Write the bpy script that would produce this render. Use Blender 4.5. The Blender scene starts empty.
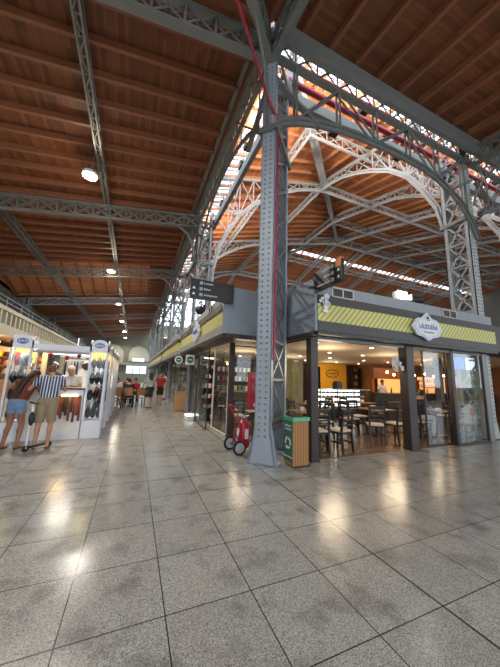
import bpy, bmesh, math, random
from mathutils import Vector as V, Matrix
random.seed(7)
SC = bpy.context.scene
COL = SC.collection
PI = math.pi

# ------------------------------------------------------------------ materials
def nt(name):
    m = bpy.data.materials.new(name); m.use_nodes = True
    n = m.node_tree; n.nodes.clear()
    out = n.nodes.new('ShaderNodeOutputMaterial')
    return m, n, out
def N(n, t, **kw):
    x = n.nodes.new(t)
    for k, v in kw.items(): setattr(x, k, v)
    return x
def math_(n, op, a, b=None, c=None):
    x = N(n, 'ShaderNodeMath', operation=op)
    for i, v in enumerate((a, b, c)):
        if v is None: continue
        if isinstance(v, (int, float)): x.inputs[i].default_value = v
        else: n.links.new(v, x.inputs[i])
    return x.outputs[0]
def mixc(n, f, a, b, mode='MIX'):
    x = N(n, 'ShaderNodeMix', data_type='RGBA', blend_type=mode)
    for i, v in ((0, f), (6, a), (7, b)):
        if isinstance(v, (int, float)): x.inputs[i].default_value = v
        elif isinstance(v, tuple): x.inputs[i].default_value = (*v, 1) if len(v) == 3 else v
        else: n.links.new(v, x.inputs[i])
    return x.outputs[2]
def bsdf(n, out, col, rough=.5, metal=0, spec=.5):
    b = N(n, 'ShaderNodeBsdfPrincipled')
    if isinstance(col, tuple): b.inputs['Base Color'].default_value = (*col, 1)
    else: n.links.new(col, b.inputs['Base Color'])
    if isinstance(rough, (int, float)): b.inputs['Roughness'].default_value = rough
    else: n.links.new(rough, b.inputs['Roughness'])
    b.inputs['Metallic'].default_value = metal
    b.inputs['Specular IOR Level'].default_value = spec
    n.links.new(b.outputs[0], out.inputs[0])
    return b
MATS = {}
def plain(name, col, rough=.55, metal=0, var=.18, scale=6, spec=.5):
    if name in MATS: return MATS[name]
    m, n, out = nt(name)
    tc = N(n, 'ShaderNodeTexCoord'); no = N(n, 'ShaderNodeTexNoise')
    no.inputs['Scale'].default_value = scale; no.inputs['Detail'].default_value = 4
    n.links.new(tc.outputs['Object'], no.inputs['Vector'])
    c = mixc(n, no.outputs['Fac'], tuple(x*(1-var) for x in col), tuple(min(1, x*(1+var)) for x in col))
    bsdf(n, out, c, rough, metal, spec)
    MATS[name] = m; return m
def emit(name, col, s, ):
    if name in MATS: return MATS[name]
    m, n, out = nt(name)
    e = N(n, 'ShaderNodeEmission'); e.inputs[0].default_value = (*col, 1); e.inputs[1].default_value = s
    n.links.new(e.outputs[0], out.inputs[0]); MATS[name] = m; return m
def glass(name, tint=(.95, .97, .97), refl=.08):
    m, n, out = nt(name)
    t = N(n, 'ShaderNodeBsdfTransparent'); t.inputs[0].default_value = (*tint, 1)
    g = N(n, 'ShaderNodeBsdfGlossy'); g.inputs['Roughness'].default_value = .02
    lw = N(n, 'ShaderNodeLayerWeight'); lw.inputs['Blend'].default_value = .5
    mx = N(n, 'ShaderNodeMixShader')
    f4 = math_(n, 'POWER', lw.outputs['Facing'], 4.0)
    n.links.new(math_(n, 'ADD', math_(n, 'MULTIPLY', f4, .55), refl*.5), mx.inputs[0])
    n.links.new(t.outputs[0], mx.inputs[1]); n.links.new(g.outputs[0], mx.inputs[2])
    n.links.new(mx.outputs[0], out.inputs[0]); MATS[name] = m; return m
def planks(name, axis, base, size=.1, var=.45, rough=.55, z=False):
    """boards laid side by side along `axis` counted coordinate (0: counted across x, 1: across y)"""
    m, n, out = nt(name)
    g = N(n, 'ShaderNodeNewGeometry'); s = N(n, 'ShaderNodeSeparateXYZ'); n.links.new(g.outputs['Position'], s.inputs[0])
    a = s.outputs[axis]; b = s.outputs[1-axis]
    k = math_(n, 'DIVIDE', a, size)
    fl = math_(n, 'FLOOR', k)
    seg = math_(n, 'FLOOR', math_(n, 'ADD', math_(n, 'DIVIDE', b, 2.4), math_(n, 'MULTIPLY', fl, .37)))
    cb = N(n, 'ShaderNodeCombineXYZ'); n.links.new(fl, cb.inputs[0]); n.links.new(seg, cb.inputs[1])
    wn = N(n, 'ShaderNodeTexWhiteNoise', noise_dimensions='2D'); n.links.new(cb.outputs[0], wn.inputs['Vector'])
    mp = N(n, 'ShaderNodeMapping'); n.links.new(g.outputs['Position'], mp.inputs[0])
    sc = [30, 30, 30]; sc[1-axis] = 2; mp.inputs['Scale'].default_value = sc
    no = N(n, 'ShaderNodeTexNoise'); no.inputs['Scale'].default_value = 1; n.links.new(mp.outputs[0], no.inputs['Vector'])
    f = math_(n, 'ADD', math_(n, 'MULTIPLY', wn.outputs[0], .7), math_(n, 'MULTIPLY', no.outputs['Fac'], .3))
    c = mixc(n, f, tuple(x*(1-var) for x in base), tuple(min(1, x*(1+var)) for x in base))
    fr = math_(n, 'FRACT', k)
    line = math_(n, 'LESS_THAN', fr, .07)
    c = mixc(n, math_(n, 'MULTIPLY', line, .65), c, tuple(x*.25 for x in base))
    bsdf(n, out, c, rough)
    MATS[name] = m; return m
def floor_mat():
    m, n, out = nt('granite_tiles')
    g = N(n, 'ShaderNodeNewGeometry'); s = N(n, 'ShaderNodeSeparateXYZ'); n.links.new(g.outputs['Position'], s.inputs[0])
    T = .61
    def dist(o, off):
        f = math_(n, 'FRACT', math_(n, 'DIVIDE', math_(n, 'SUBTRACT', o, off-61*T), T))
        return math_(n, 'MULTIPLY', math_(n, 'MINIMUM', f, math_(n, 'SUBTRACT', 1, f)), T)
    dx, dy = dist(s.outputs[0], 2.165), dist(s.outputs[1], 4.51)
    thin = math_(n, 'LESS_THAN', math_(n, 'MINIMUM', dx, dy), .0042)
    wide = math_(n, 'LESS_THAN', math_(n, 'MINIMUM', math_(n, 'ABSOLUTE', math_(n, 'SUBTRACT', s.outputs[0], 2.165)),
                                       math_(n, 'ABSOLUTE', math_(n, 'SUBTRACT', s.outputs[1], 4.51))), .009)
    inlet = wide
    j = math_(n, 'MAXIMUM', thin, inlet)
    fx = math_(n, 'FLOOR', math_(n, 'DIVIDE', math_(n, 'SUBTRACT', s.outputs[0], 2.165-61*T), T))
    fy = math_(n, 'FLOOR', math_(n, 'DIVIDE', math_(n, 'SUBTRACT', s.outputs[1], 4.51-61*T), T))
    cb = N(n, 'ShaderNodeCombineXYZ'); n.links.new(fx, cb.inputs[0]); n.links.new(fy, cb.inputs[1])
    wn = N(n, 'ShaderNodeTexWhiteNoise', noise_dimensions='2D'); n.links.new(cb.outputs[0], wn.inputs['Vector'])
    v = N(n, 'ShaderNodeTexVoronoi'); v.inputs['Scale'].default_value = 190; n.links.new(g.outputs['Position'], v.inputs['Vector'])
    sp = N(n, 'ShaderNodeSeparateColor'); n.links.new(v.outputs['Color'], sp.inputs[0])
    r1 = N(n, 'ShaderNodeValToRGB'); n.links.new(sp.outputs[0], r1.inputs[0])
    e = r1.color_ramp.elements; e[0].position = 0; e[0].color = (.14, .14, .137, 1); e[1].position = 1; e[1].color = (.62, .62, .60, 1)
    k = r1.color_ramp.elements.new(.22); k.color = (.28, .28, .27, 1)
    k = r1.color_ramp.elements.new(.5); k.color = (.38, .38, .365, 1)
    k = r1.color_ramp.elements.new(.8); k.color = (.48, .48, .465, 1)
    no = N(n, 'ShaderNodeTexNoise'); no.inputs['Scale'].default_value = 3.2; no.inputs['Detail'].default_value = 5
    n.links.new(g.outputs['Position'], no.inputs['Vector'])
    bl = N(n, 'ShaderNodeMapRange'); n.links.new(no.outputs['Fac'], bl.inputs[0])
    bl.inputs[1].default_value = .52; bl.inputs[2].default_value = .72
    c = mixc(n, math_(n, 'MULTIPLY', bl.outputs[0], .62), r1.outputs[0], (.10, .095, .085))
    c = mixc(n, math_(n, 'MULTIPLY', wn.outputs[0], .16), c, (.12, .11, .10))
    c = mixc(n, math_(n, 'MULTIPLY', j, .93), c, (.02, .018, .016))
    no2 = N(n, 'ShaderNodeTexNoise'); no2.inputs['Scale'].default_value = 7; n.links.new(g.outputs['Position'], no2.inputs['Vector'])
    ro = N(n, 'ShaderNodeMapRange'); n.links.new(no2.outputs['Fac'], ro.inputs[0]); ro.inputs[3].default_value = .10; ro.inputs[4].default_value = .30
    b = bsdf(n, out, c, ro.outputs[0], 0, .55)
    bp = N(n, 'ShaderNodeBump'); bp.inputs['Strength'].default_value = .25; bp.inputs['Distance'].default_value = .004
    n.links.new(math_(n, 'SUBTRACT', 1, j), bp.inputs['Height']); n.links.new(bp.outputs[0], b.inputs['Normal'])
    return m
def striped(name, ca, cb_, period, axis, duty=.5, rough=.8, slant=0.):
    m, n, out = nt(name)
    tc = N(n, 'ShaderNodeTexCoord'); s = N(n, 'ShaderNodeSeparateXYZ'); n.links.new(tc.outputs['Object'], s.inputs[0])
    a = s.outputs[axis]
    if slant: a = math_(n, 'ADD', a, math_(n, 'MULTIPLY', s.outputs[2], slant))
    f = math_(n, 'FRACT', math_(n, 'ADD', math_(n, 'DIVIDE', a, period), 50))
    c = mixc(n, math_(n, 'LESS_THAN', f, duty), ca, cb_)
    bsdf(n, out, c, rough); MATS[name] = m; return m

M = MATS
M['floor'] = floor_mat()
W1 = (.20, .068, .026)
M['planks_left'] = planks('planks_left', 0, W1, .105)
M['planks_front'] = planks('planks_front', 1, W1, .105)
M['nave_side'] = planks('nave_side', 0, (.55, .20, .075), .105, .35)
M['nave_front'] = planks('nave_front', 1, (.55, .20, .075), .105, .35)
M['cafe_floor'] = planks('cafe_floor', 1, (.20, .125, .075), .16, .3, .22)
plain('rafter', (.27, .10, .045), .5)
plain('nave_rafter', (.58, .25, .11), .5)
plain('steel', (.21, .22, .205), .45, .3, .2, 3)
plain('steel_blue', (.28, .31, .35), .5, .2, .14, 5)
plain('steel_light', (.47, .49, .49), .5, .1, .15, 2)
plain('plate_grey', (.36, .41, .48), .45, .1, .12, 4)
plain('red', (.42, .010, .028), .3, 0, .1)
plain('redpipe', (.34, .02, .05), .4, 0, .1)
plain('black', (.012, .012, .013), .4, 0, .2)
plain('rubber', (.015, .015, .015), .8)
plain('chrome', (.5, .52, .55), .25, .8)
plain('fascia_dark', (.060, .055, .055), .45, 0, .1)
plain('fascia_grey', (.30, .33, .35), .5, 0, .1, 2)
plain('panel_grey', (.20, .235, .28), .5, .1, .12, 2)
plain('bronze', (.045, .033, .030), .4, .2)
plain('white', (.78, .78, .78), .45, 0, .05)
plain('kiosk_white', (.74, .76, .86), .4, 0, .05)
plain('offwhite', (.62, .60, .54), .6)
plain('ceiling_cafe', (.50, .40, .29), .7, 0, .05)
plain('darkwood', (.012, .008, .006), .45)
plain('seat', (.62, .52, .44), .6)
plain('tablewood', (.33, .15, .06), .35)
plain('yellow', (.75, .38, .015), .6)
plain('dark_int', (.035, .022, .016), .6)
plain('brown_wall', (.16, .065, .03), .6)
plain('wall_beige', (.15, .145, .11), .8)
plain('recess', (.36, .35, .28), .8)
plain('hub_grey', (.42, .45, .48), .4, 0)
plain('olive_wall', (.22, .19, .08), .7)
plain('green', (.03, .13, .07), .4)
plain('mint', (.10, .42, .26), .35)
plain('denim', (.17, .26, .42), .85, 0, .4, 60)
plain('khaki', (.30, .24, .15), .85)
plain('skin', (.50, .27, .18), .5, 0, .06)
plain('skin_tan', (.30, .14, .085), .5, 0, .06)
plain('hair_dark', (.028, .014, .010), .5, 0, .4, 30)
plain('hair_brown', (.12, .05, .025), .5, 0, .4, 30)
plain('hair_grey', (.62, .58, .52), .5, 0, .2, 30)
plain('cloth_white', (.72, .68, .66), .85)
plain('cloth_black', (.018, .018, .022), .85)
plain('cloth_grey', (.34, .36, .40), .85)
plain('cloth_red', (.42, .02, .03), .85)
plain('cloth_blue', (.025, .035, .065), .85)
plain('cloth_rust', (.16, .035, .022), .85, 0, .7, 40)
plain('beige', (.50, .43, .33), .85)
plain('leather', (.09, .025, .015), .5, 0, .4)
plain('amber', (.42, .18, .04), .3)
plain('cream_stone', (.50, .46, .36), .75)
plain('concrete', (.22, .21, .18), .8)
M['binwood'] = striped('binwood', (.30, .135, .045), (.42, .22, .08), .055, 0, .5, .6)
M['binwood2'] = striped('binwood2', (.42, .22, .09), (.50, .28, .12), .07, 1, .5, .6)
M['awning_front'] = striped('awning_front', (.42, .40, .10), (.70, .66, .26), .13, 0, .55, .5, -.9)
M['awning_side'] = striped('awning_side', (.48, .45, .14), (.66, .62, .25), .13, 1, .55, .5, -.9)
M['shirt_stripe'] = striped('shirt_stripe', (.03, .06, .13), (.62, .66, .72), .052, 0, .40)
M['glass'] = glass('glass')
M['glass_dark'] = glass('glass_dark', (.80, .84, .84), .1)
M['skylight'] = glass('skylight', (.92, .95, .97), .04)
emit('lamp', (1, .93, .78), 60)
emit('downlight', (1, .85, .62), 14)
emit('bulb', (1, .55, .2), 30)
emit('fridge_light', (.80, .95, .92), 2.2)
emit('niche', (1, .36, .10), 1.15)
emit('warm_panel', (1, .70, .12), 1.6)
emit('reflection_blue', (.12, .25, .85), .9)  # reflected blue and pale tones, put in as emission
emit('reflection_pale', (.75, .85, 1.), 1.2)
emit('flood', (.95, 1, 1), 40)
emit('shelf_light', (1, .78, .5), 2.4)
emit('daylight_glow', (.75, .85, .95), 1.3)  # daylight in the end windows, put in as emission

# ------------------------------------------------------------------ mesh builder
class MB:
    def __init__(s): s.v = []; s.f = []; s.sm = []
    def add(s, vs, fs, smooth=False):
        o = len(s.v); s.v += [tuple(p) for p in vs]; s.f += [tuple(i+o for i in f) for f in fs]; s.sm += [smooth]*len(fs); return s
    def box(s, x0, x1, y0, y1, z0, z1):
        return s.add([(x0,y0,z0),(x1,y0,z0),(x1,y1,z0),(x0,y1,z0),(x0,y0,z1),(x1,y0,z1),(x1,y1,z1),(x0,y1,z1)],
                     [(0,3,2,1),(4,5,6,7),(0,1,5,4),(1,2,6,5),(2,3,7,6),(3,0,4,7)])
    def cbox(s, c, d): return s.box(c[0]-d[0]/2, c[0]+d[0]/2, c[1]-d[1]/2, c[1]+d[1]/2, c[2]-d[2]/2, c[2]+d[2]/2)
    def bar(s, a, b, w=.06, h=None, up=(0,0,1)):
        """rectangular bar from a to b, w sideways and h along up"""
        h = h or w; a, b = V(a), V(b); d = (b-a)
        if d.length < 1e-6: return s
        d.normalize(); u = V(up)
        if abs(d.dot(u)) > .98: u = V((1,0,0)) if abs(d.x) < .9 else V((0,1,0))
        r = d.cross(u).normalized(); u = r.cross(d).normalized()
        vs = []
        for p in (a, b):
            for i, j in ((-1,-1),(1,-1),(1,1),(-1,1)): vs.append(p + r*w/2*i + u*h/2*j)
        return s.add(vs, [(0,1,2,3),(7,6,5,4),(0,4,5,1),(1,5,6,2),(2,6,7,3),(3,7,4,0)])
    def path(s, pts, w, h=None, up=(0,0,1)):
        for a, b in zip(pts, pts[1:]): s.bar(a, b, w, h, up)
        return s
    def tube(s, a, b, r, r2=None, n=10, cap=True):
        a, b = V(a), V(b); r2 = r if r2 is None else r2; d = (b-a).normalized()
        u = V((0,0,1)) if abs(d.z) < .9 else V((1,0,0)); x = d.cross(u).normalized(); y = d.cross(x)
        vs = []
        for p, q in ((a, r), (b, r2)):
            for i in range(n): t = 2*PI*i/n; vs.append(p + (x*math.cos(t)+y*math.sin(t))*q)
        fs = [(i, (i+1) % n, n+(i+1) % n, n+i) for i in range(n)]
        s.add(vs, fs, True)
        if cap: s.add(vs, [tuple(range(n-1, -1, -1)), tuple(range(n, 2*n))])
        return s
    def tubes(s, pts, r, n=8):
        for a, b in zip(pts, pts[1:]): s.tube(a, b, r, r, n)
        return s
    def lathe(s, c, prof, n=16, axis='z'):
        """prof: list of (radius, height)"""
        vs = []
        for r, h in prof:
            for i in range(n):
                t = 2*PI*i/n; p = (r*math.cos(t), r*math.sin(t), h)
                if axis == 'x': p = (p[2], p[0], p[1])
                if axis == 'y': p = (p[0], p[2], p[1])
                vs.append((c[0]+p[0], c[1]+p[1], c[2]+p[2]))
        fs = [(k*n+i, k*n+(i+1) % n, (k+1)*n+(i+1) % n, (k+1)*n+i) for k in range(len(prof)-1) for i in range(n)]
        s.add(vs, fs, True)
        m = len(prof)-1
        s.add(vs, [tuple(range(n-1, -1, -1)), tuple(range(m*n, m*n+n))])
        return s
    def ball(s, c, r, n=10, m=6):
        if isinstance(r, (int, float)): r = (r, r, r)
        vs = []
        for k in range(m+1):
            ph = PI*k/m
            for i in range(n):
                t = 2*PI*i/n; vs.append((c[0]+r[0]*math.sin(ph)*math.cos(t), c[1]+r[1]*math.sin(ph)*math.sin(t), c[2]+r[2]*math.cos(ph)))
        fs = [(k*n+i, (k+1)*n+i, (k+1)*n+(i+1) % n, k*n+(i+1) % n) for k in range(m) for i in range(n)]
        return s.add(vs, fs, True)
    def prism(s, pts, off):
        """flat polygon pts (3D) pushed by vector off"""
        n = len(pts); off = V(off); vs = [V(p) for p in pts] + [V(p)+off for p in pts]
        return s.add(vs, [tuple(range(n-1, -1, -1)), tuple(range(n, 2*n))] + [(i, (i+1) % n, n+(i+1) % n, n+i) for i in range(n)])
    def lattice(s, A, B, t=.04, d=.02, style='X', vert=True, nrm=(0,0,1)):
        """web between matching polylines A and B"""
        for i in range(len(A)):
            if vert: s.bar(A[i], B[i], t, d, nrm)
            if i+1 < len(A):
                if style == 'X': s.bar(A[i], B[i+1], t, d, nrm); s.bar(B[i], A[i+1], t, d, nrm)
                elif style == 'Z':
                    if i % 2: s.bar(A[i], B[i+1], t, d, nrm)
                    else: s.bar(B[i], A[i+1], t, d, nrm)
        return s
    def build(s, name, mat, parent=None, world=True):
        me = bpy.data.meshes.new(name)
        off = V((0,0,0))
        if parent is not None and world:
            p = parent
            while p is not None: off += p.location; p = p.parent
        me.from_pydata([V(v)-off for v in s.v], [], s.f)
        for p, k in zip(me.polygons, s.sm): p.use_smooth = k
        bm = bmesh.new(); bm.from_mesh(me); bmesh.ops.recalc_face_normals(bm, faces=bm.faces); bm.to_mesh(me); bm.free()
        me.materials.append(M[mat] if isinstance(mat, str) else mat)
        o = bpy.data.objects.new(name, me); COL.objects.link(o)
        if parent is not None: o.parent = parent
        return o
def tag(o, label=None, cat=None, group=None, kind=None):
    if label: o['label'] = label
    if cat: o['category'] = cat
    if group: o['group'] = group
    if kind: o['kind'] = kind
    return o
def thing(name, label, cat, loc=(0,0,0), rz=0, group=None):
    o = bpy.data.objects.new(name, None); COL.objects.link(o); o.location = loc; o.rotation_euler[2] = rz
    o.empty_display_size = .1
    return tag(o, label, cat, group)
def struct(name, mb, mat, parent=None):
    o = mb.build(name, mat, parent)
    if parent is None: o['kind'] = 'structure'
    return o
def dup(root, loc, rz=None, label=None, group=None):
    r = root.copy(); COL.objects.link(r); r.location = loc
    if rz is not None: r.rotation_euler[2] = rz
    if label: r['label'] = label
    if group: r['group'] = group
    for ch in list(root.children):
        c = ch.copy(); COL.objects.link(c); c.parent = r
        for g in list(ch.children):
            d = g.copy(); COL.objects.link(d); d.parent = c
    return r
def text(name, s, size, mat, loc, rot, parent=None, ext=.004, width=None):
    cu = bpy.data.curves.new(name, 'FONT'); cu.body = s; cu.size = size; cu.extrude = ext
    cu.align_x = 'CENTER'; cu.align_y = 'CENTER'; cu.materials.append(M[mat])
    o = bpy.data.objects.new(name, cu); COL.objects.link(o); o.rotation_euler = rot
    if width: bpy.context.view_layer.update(); o.scale.x = width/max(.01, o.dimensions.x)
    l = V(loc)
    p = parent
    while p is not None: l -= p.location; p = p.parent
    o.location = l
    if parent is not None: o.parent = parent
    TEXTS.append(o)
    return o
TEXTS = []
def texts_to_mesh():
    dg = bpy.context.evaluated_depsgraph_get(); dg.update()
    for o in TEXTS:
        me = bpy.data.meshes.new_from_object(o.evaluated_get(dg)); nm = o.name
        q_ = bpy.data.objects.new('x', me); COL.objects.link(q_); q_.parent = o.parent
        q_.location = o.location; q_.rotation_euler = o.rotation_euler; q_.scale = o.scale
        bpy.data.objects.remove(o); q_.name = nm
def lamp(kind, name, loc, power, col=(1,1,1), size=.2, **kw):
    l = bpy.data.lights.new(name, kind); l.energy = power; l.color = col
    if kind == 'AREA': l.size = size
    elif kind in ('POINT', 'SPOT'): l.shadow_soft_size = size
    for k, v in kw.items(): setattr(l, k, v)
    o = bpy.data.objects.new(name, l); COL.objects.link(o); o.location = loc
    return o
ORD = ['first','second','third','fourth','fifth','sixth','seventh','eighth','ninth','tenth','eleventh','twelfth']

# ------------------------------------------------------------------ camera
F = 268.85; YAW, PIT, ROL = .39916, .16404, .03168; H = 1.55
B = Matrix(((1,0,0),(0,0,-1),(0,1,0)))
Rz = Matrix(((math.cos(YAW),-math.sin(YAW),0),(math.sin(YAW),math.cos(YAW),0),(0,0,1)))
Rx = Matrix(((1,0,0),(0,math.cos(PIT),math.sin(PIT)),(0,-math.sin(PIT),math.cos(PIT))))
Rr = Matrix(((math.cos(ROL),-math.sin(ROL),0),(math.sin(ROL),math.cos(ROL),0),(0,0,1)))
R = Rr @ Rx @ B @ Rz
cd = bpy.data.cameras.new('camera'); cam = bpy.data.objects.new('camera', cd); COL.objects.link(cam)
rot = Matrix((R[0], -R[1], -R[2])).transposed()
cam.matrix_world = Matrix.Translation((0,0,H)) @ rot.to_4x4()
cd.sensor_fit = 'HORIZONTAL'; cd.sensor_width = 36; cd.lens = F/500*36; cd.clip_end = 300; cd.clip_start = .05
SC.camera = cam

# ------------------------------------------------------------------ the hall: floor, walls, roofs
NX, NY = 2.3, 4.65           # lines of the arcades of the high nave
YE, XE = 58.0, 49.1          # far end of the aisle, far right of the nave
NYE = NY + 4*7.8
b = MB(); b.add([(-10,-9,0),(XE,-9,0),(XE,YE+1,0),(-10,YE+1,0)], [(0,1,2,3)])
struct('floor', b, 'floor')
ZR, SL = 9.92, .155
def hl(x): return ZR - SL*(NX-x)
def hf(y): return ZR - SL*(NY-y)
XW = -10.0
# aisle roofs, boards with thickness; they meet over the diagonal
b = MB(); T = .06
q = NY-(NX-XW)
S0, S1, SX = 20.5, 27.9, .3
b.prism([(XW,S0,hl(XW)),(NX-.1,S0,hl(NX-.1)),(NX-.1,NY-.1,hl(NX-.1)),(XW,q,hl(XW))], (0,0,T))
b.prism([(XW,YE+1,hl(XW)),(NX-.1,YE+1,hl(NX-.1)),(NX-.1,S1,hl(NX-.1)),(XW,S1,hl(XW))], (0,0,T))
b.prism([(SX,S1,hl(SX)),(NX-.1,S1,hl(NX-.1)),(NX-.1,S0,hl(NX-.1)),(SX,S0,hl(SX))], (0,0,T))
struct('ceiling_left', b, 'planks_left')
b = MB(); b.prism([(XW,S0,hl(XW)+2.1),(SX,S0,hl(SX)+2.1),(SX,S1,hl(SX)),(XW,S1,hl(XW))], (0,0,T))
b.prism([(SX,S0,hl(SX)),(SX,S0,hl(SX)+2.1),(SX,S1,hl(SX))], (.06,0,0)); b.prism([(XW,S0,hl(XW)),(XW,S0,hl(XW)+2.1),(XW,S1,hl(XW))], (-.06,0,0))
struct('ceiling_sawtooth', b, 'nave_front')
o = struct('window_5', MB().prism([(XW,S0,hl(XW)),(SX,S0,hl(SX)),(SX,S0,hl(SX)+2.1),(XW,S0,hl(XW)+2.1)],(0,-.03,0)), 'skylight')
fr = MB()
for i in range(12): fr.bar((SX-i*.9,S0,hl(SX-i*.9)),(SX-i*.9,S0,hl(SX-i*.9)+2.1),.05)
fr.build('window_frame','steel_light',o)
for i in range(11):
    xx = SX-.5-i*.95
    tag(MB().bar((xx,S0,hl(xx)+2.0),(xx,S1,hl(xx)-.1),.09,.18).build('sawtooth_rafter','rafter'),'rafter under the brighter saw-tooth roof bay down the left aisle','rafter','rafters of the saw-tooth bay')
b = MB(); b.prism([(NX-.1,NY-.1,hf(NY-.1)),(XE,NY-.1,hf(NY-.1)),(XE,q,hf(q)),(XW,q,hf(q))], (0,0,T))
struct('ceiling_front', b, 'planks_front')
y = 6.17-.81*9; k = 0
raf = None
while y < YE:
    x1 = 1.98 if y > NY else NX-(NY-y)-.05
    x0 = SX if S0 < y < S1 else XW
    mb = MB().bar((x0, y, hl(x0)-.105), (x1, y, hl(x1)-.105), .09, .2)
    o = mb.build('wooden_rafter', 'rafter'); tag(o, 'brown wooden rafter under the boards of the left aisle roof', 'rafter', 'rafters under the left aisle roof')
    y += .81
x = 3.78-.81*9
while x < 22:
    y1 = NY-.33 if x > NX else NY-(NX-x)-.05
    mb = MB().bar((x, q+.5, hf(q+.5)-.105), (x, y1, hf(y1)-.105), .09, .2)
    o = mb.build('wooden_rafter', 'rafter'); tag(o, 'brown wooden rafter under the boards of the roof over the front aisle', 'rafter', 'rafters under the front aisle roof')
    x += .81

# nave roof
def hn(x, y): return 12.0 + .28*min(x-NX, y-NY, NYE-y)
DD = dict(left=(1.2,1.95), front=(1.7,2.4), rear=(1.2,1.95))
def slope(name, f, d0, d1, mat):
    """d0, d1: distance from the eave; a string L or H stands for the skylight's edge of each slope"""
    b = MB(); g = lambda s: [DD[s]['LH'.index(d)] if isinstance(d,str) else d for d in (d0,d1)]
    l0,l1 = g('left'); f0,f1 = g('front'); r0,r1 = g('rear')
    if f == 'left': P = [(NX+l0,NY+f0),(NX+l0,NYE-r0),(NX+l1,NYE-r1),(NX+l1,NY+f1)]
    elif f == 'front': P = [(NX+l0,NY+f0),(XE,NY+f0),(XE,NY+f1),(NX+l1,NY+f1)]
    else: P = [(NX+l0,NYE-r0),(XE,NYE-r0),(XE,NYE-r1),(NX+l1,NYE-r1)]
    dz = lambda x,y: 12+.28*(x-NX if f=='left' else y-NY if f=='front' else NYE-y)
    b.prism([(x,y,dz(x,y)) for x,y in P], (0,0,.06)); return struct(name, b, mat)
for f in ('left','front','rear'):
    m = 'nave_side' if f == 'left' else 'nave_front'
    slope('ceiling_nave_%s_eave' % f, f, 0, 'L', m)
    if f == 'rear':
        slope('ceiling_nave_rear_low', f, 'H', 12.0, m); slope('ceiling_nave_rear_top', f, 12.5, 15.6, m)
    else: slope('ceiling_nave_%s' % f, f, 'H', 15.6, m)
n = 1
for f in ('left','front','rear'):
    D1, D2 = DD[f]
    o = slope('window_%d' % n, f, 'L', 'H', 'skylight'); o['label'] = 'glazed skylight strip along the %s slope of the nave roof' % f
    fr = MB(); rd = MB(); dl = [D1+.14,D1+.28,D1+.46,D1+.6]
    if f == 'left':
        for i in range(60):
            yy = NY+1.9+i*.8
            if yy > NYE-2: break
            fr.bar((NX+D1,yy,12+.28*D1-.04),(NX+D2,yy,12+.28*D2-.04),.05,.06)
        for d in dl: rd.bar((NX+d,NY+2,12+.28*d-.03),(NX+d,NYE-2,12+.28*d-.03),.028,.02)
    else:
        ys, sg = (NY,1) if f == 'front' else (NYE,-1)
        for i in range(56):
            xx = NX+1.9+i*.8
            fr.bar((xx,ys+sg*D1,12+.28*D1-.04),(xx,ys+sg*D2,12+.28*D2-.04),.05,.06)
        for d in dl: rd.bar((NX+2,ys+sg*d,12+.28*d-.03),(XE,ys+sg*d,12+.28*d-.03),.028,.02)
    fr.build('window_frame', 'steel_light', o); rd.build('glazing_bar', 'red', o); n += 1
# high strip in the rear slope
bb = MB(); ya, yb = NYE-12.0, NYE-12.5
bb.prism([(14,ya,hn(40,ya)),(XE,ya,hn(40,ya)),(XE,yb,hn(40,yb)),(14,yb,hn(40,yb))], (0,0,.03))
o = bb.build('window_4', 'skylight'); o['kind'] = 'structure'
fr = MB()
for i in range(36): fr.bar((15+i*.95,ya,hn(40,ya)-.05),(15+i*.95,yb,hn(40,yb)-.05),.1,.06)
fr.build('window_frame', 'steel_light', o)

# nave rafters
i = 0
yy = NY+.7
while yy < NYE-.5:
    dm = min(yy-NY, NYE-yy, 15.6)-.1
    D1, D2 = DD['left']
    if dm > .6:
        segs = [(.05, dm)]
        mb = MB()
        for a_, c_ in segs: mb.bar((NX+a_,yy,12+.28*a_-.09),(NX+c_,yy,12+.28*c_-.09),.08,.16)
        tag(mb.build('nave_rafter', 'nave_rafter'), 'orange wooden rafter running down the left slope of the high nave roof', 'rafter', 'rafters of the left nave slope')
    yy += .8
xx = NX+.7
while xx < 40:
    dm = min(xx-NX, 15.6)-.1
    D1, D2 = DD['front']
    mb = MB()
    for a_, c_ in [(.05, dm)]:
        mb.bar((xx,NY+a_,12+.28*a_-.09),(xx,NY+c_,12+.28*c_-.09),.08,.16)
    tag(mb.build('nave_rafter', 'nave_rafter'), 'orange wooden rafter running down the front slope of the high nave roof', 'rafter', 'rafters of the front nave slope')
    if xx > 14:
        mb = MB(); D1, D2 = DD['rear']
        for a_, c_ in ((.05,15.5),): mb.bar((xx,NYE-a_,12+.28*a_-.09),(xx,NYE-c_,12+.28*c_-.09),.08,.16)
        tag(mb.build('nave_rafter', 'nave_rafter'), 'orange wooden rafter on the far slope of the high nave roof', 'rafter', 'rafters of the far nave slope')
    xx += .8

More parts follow.
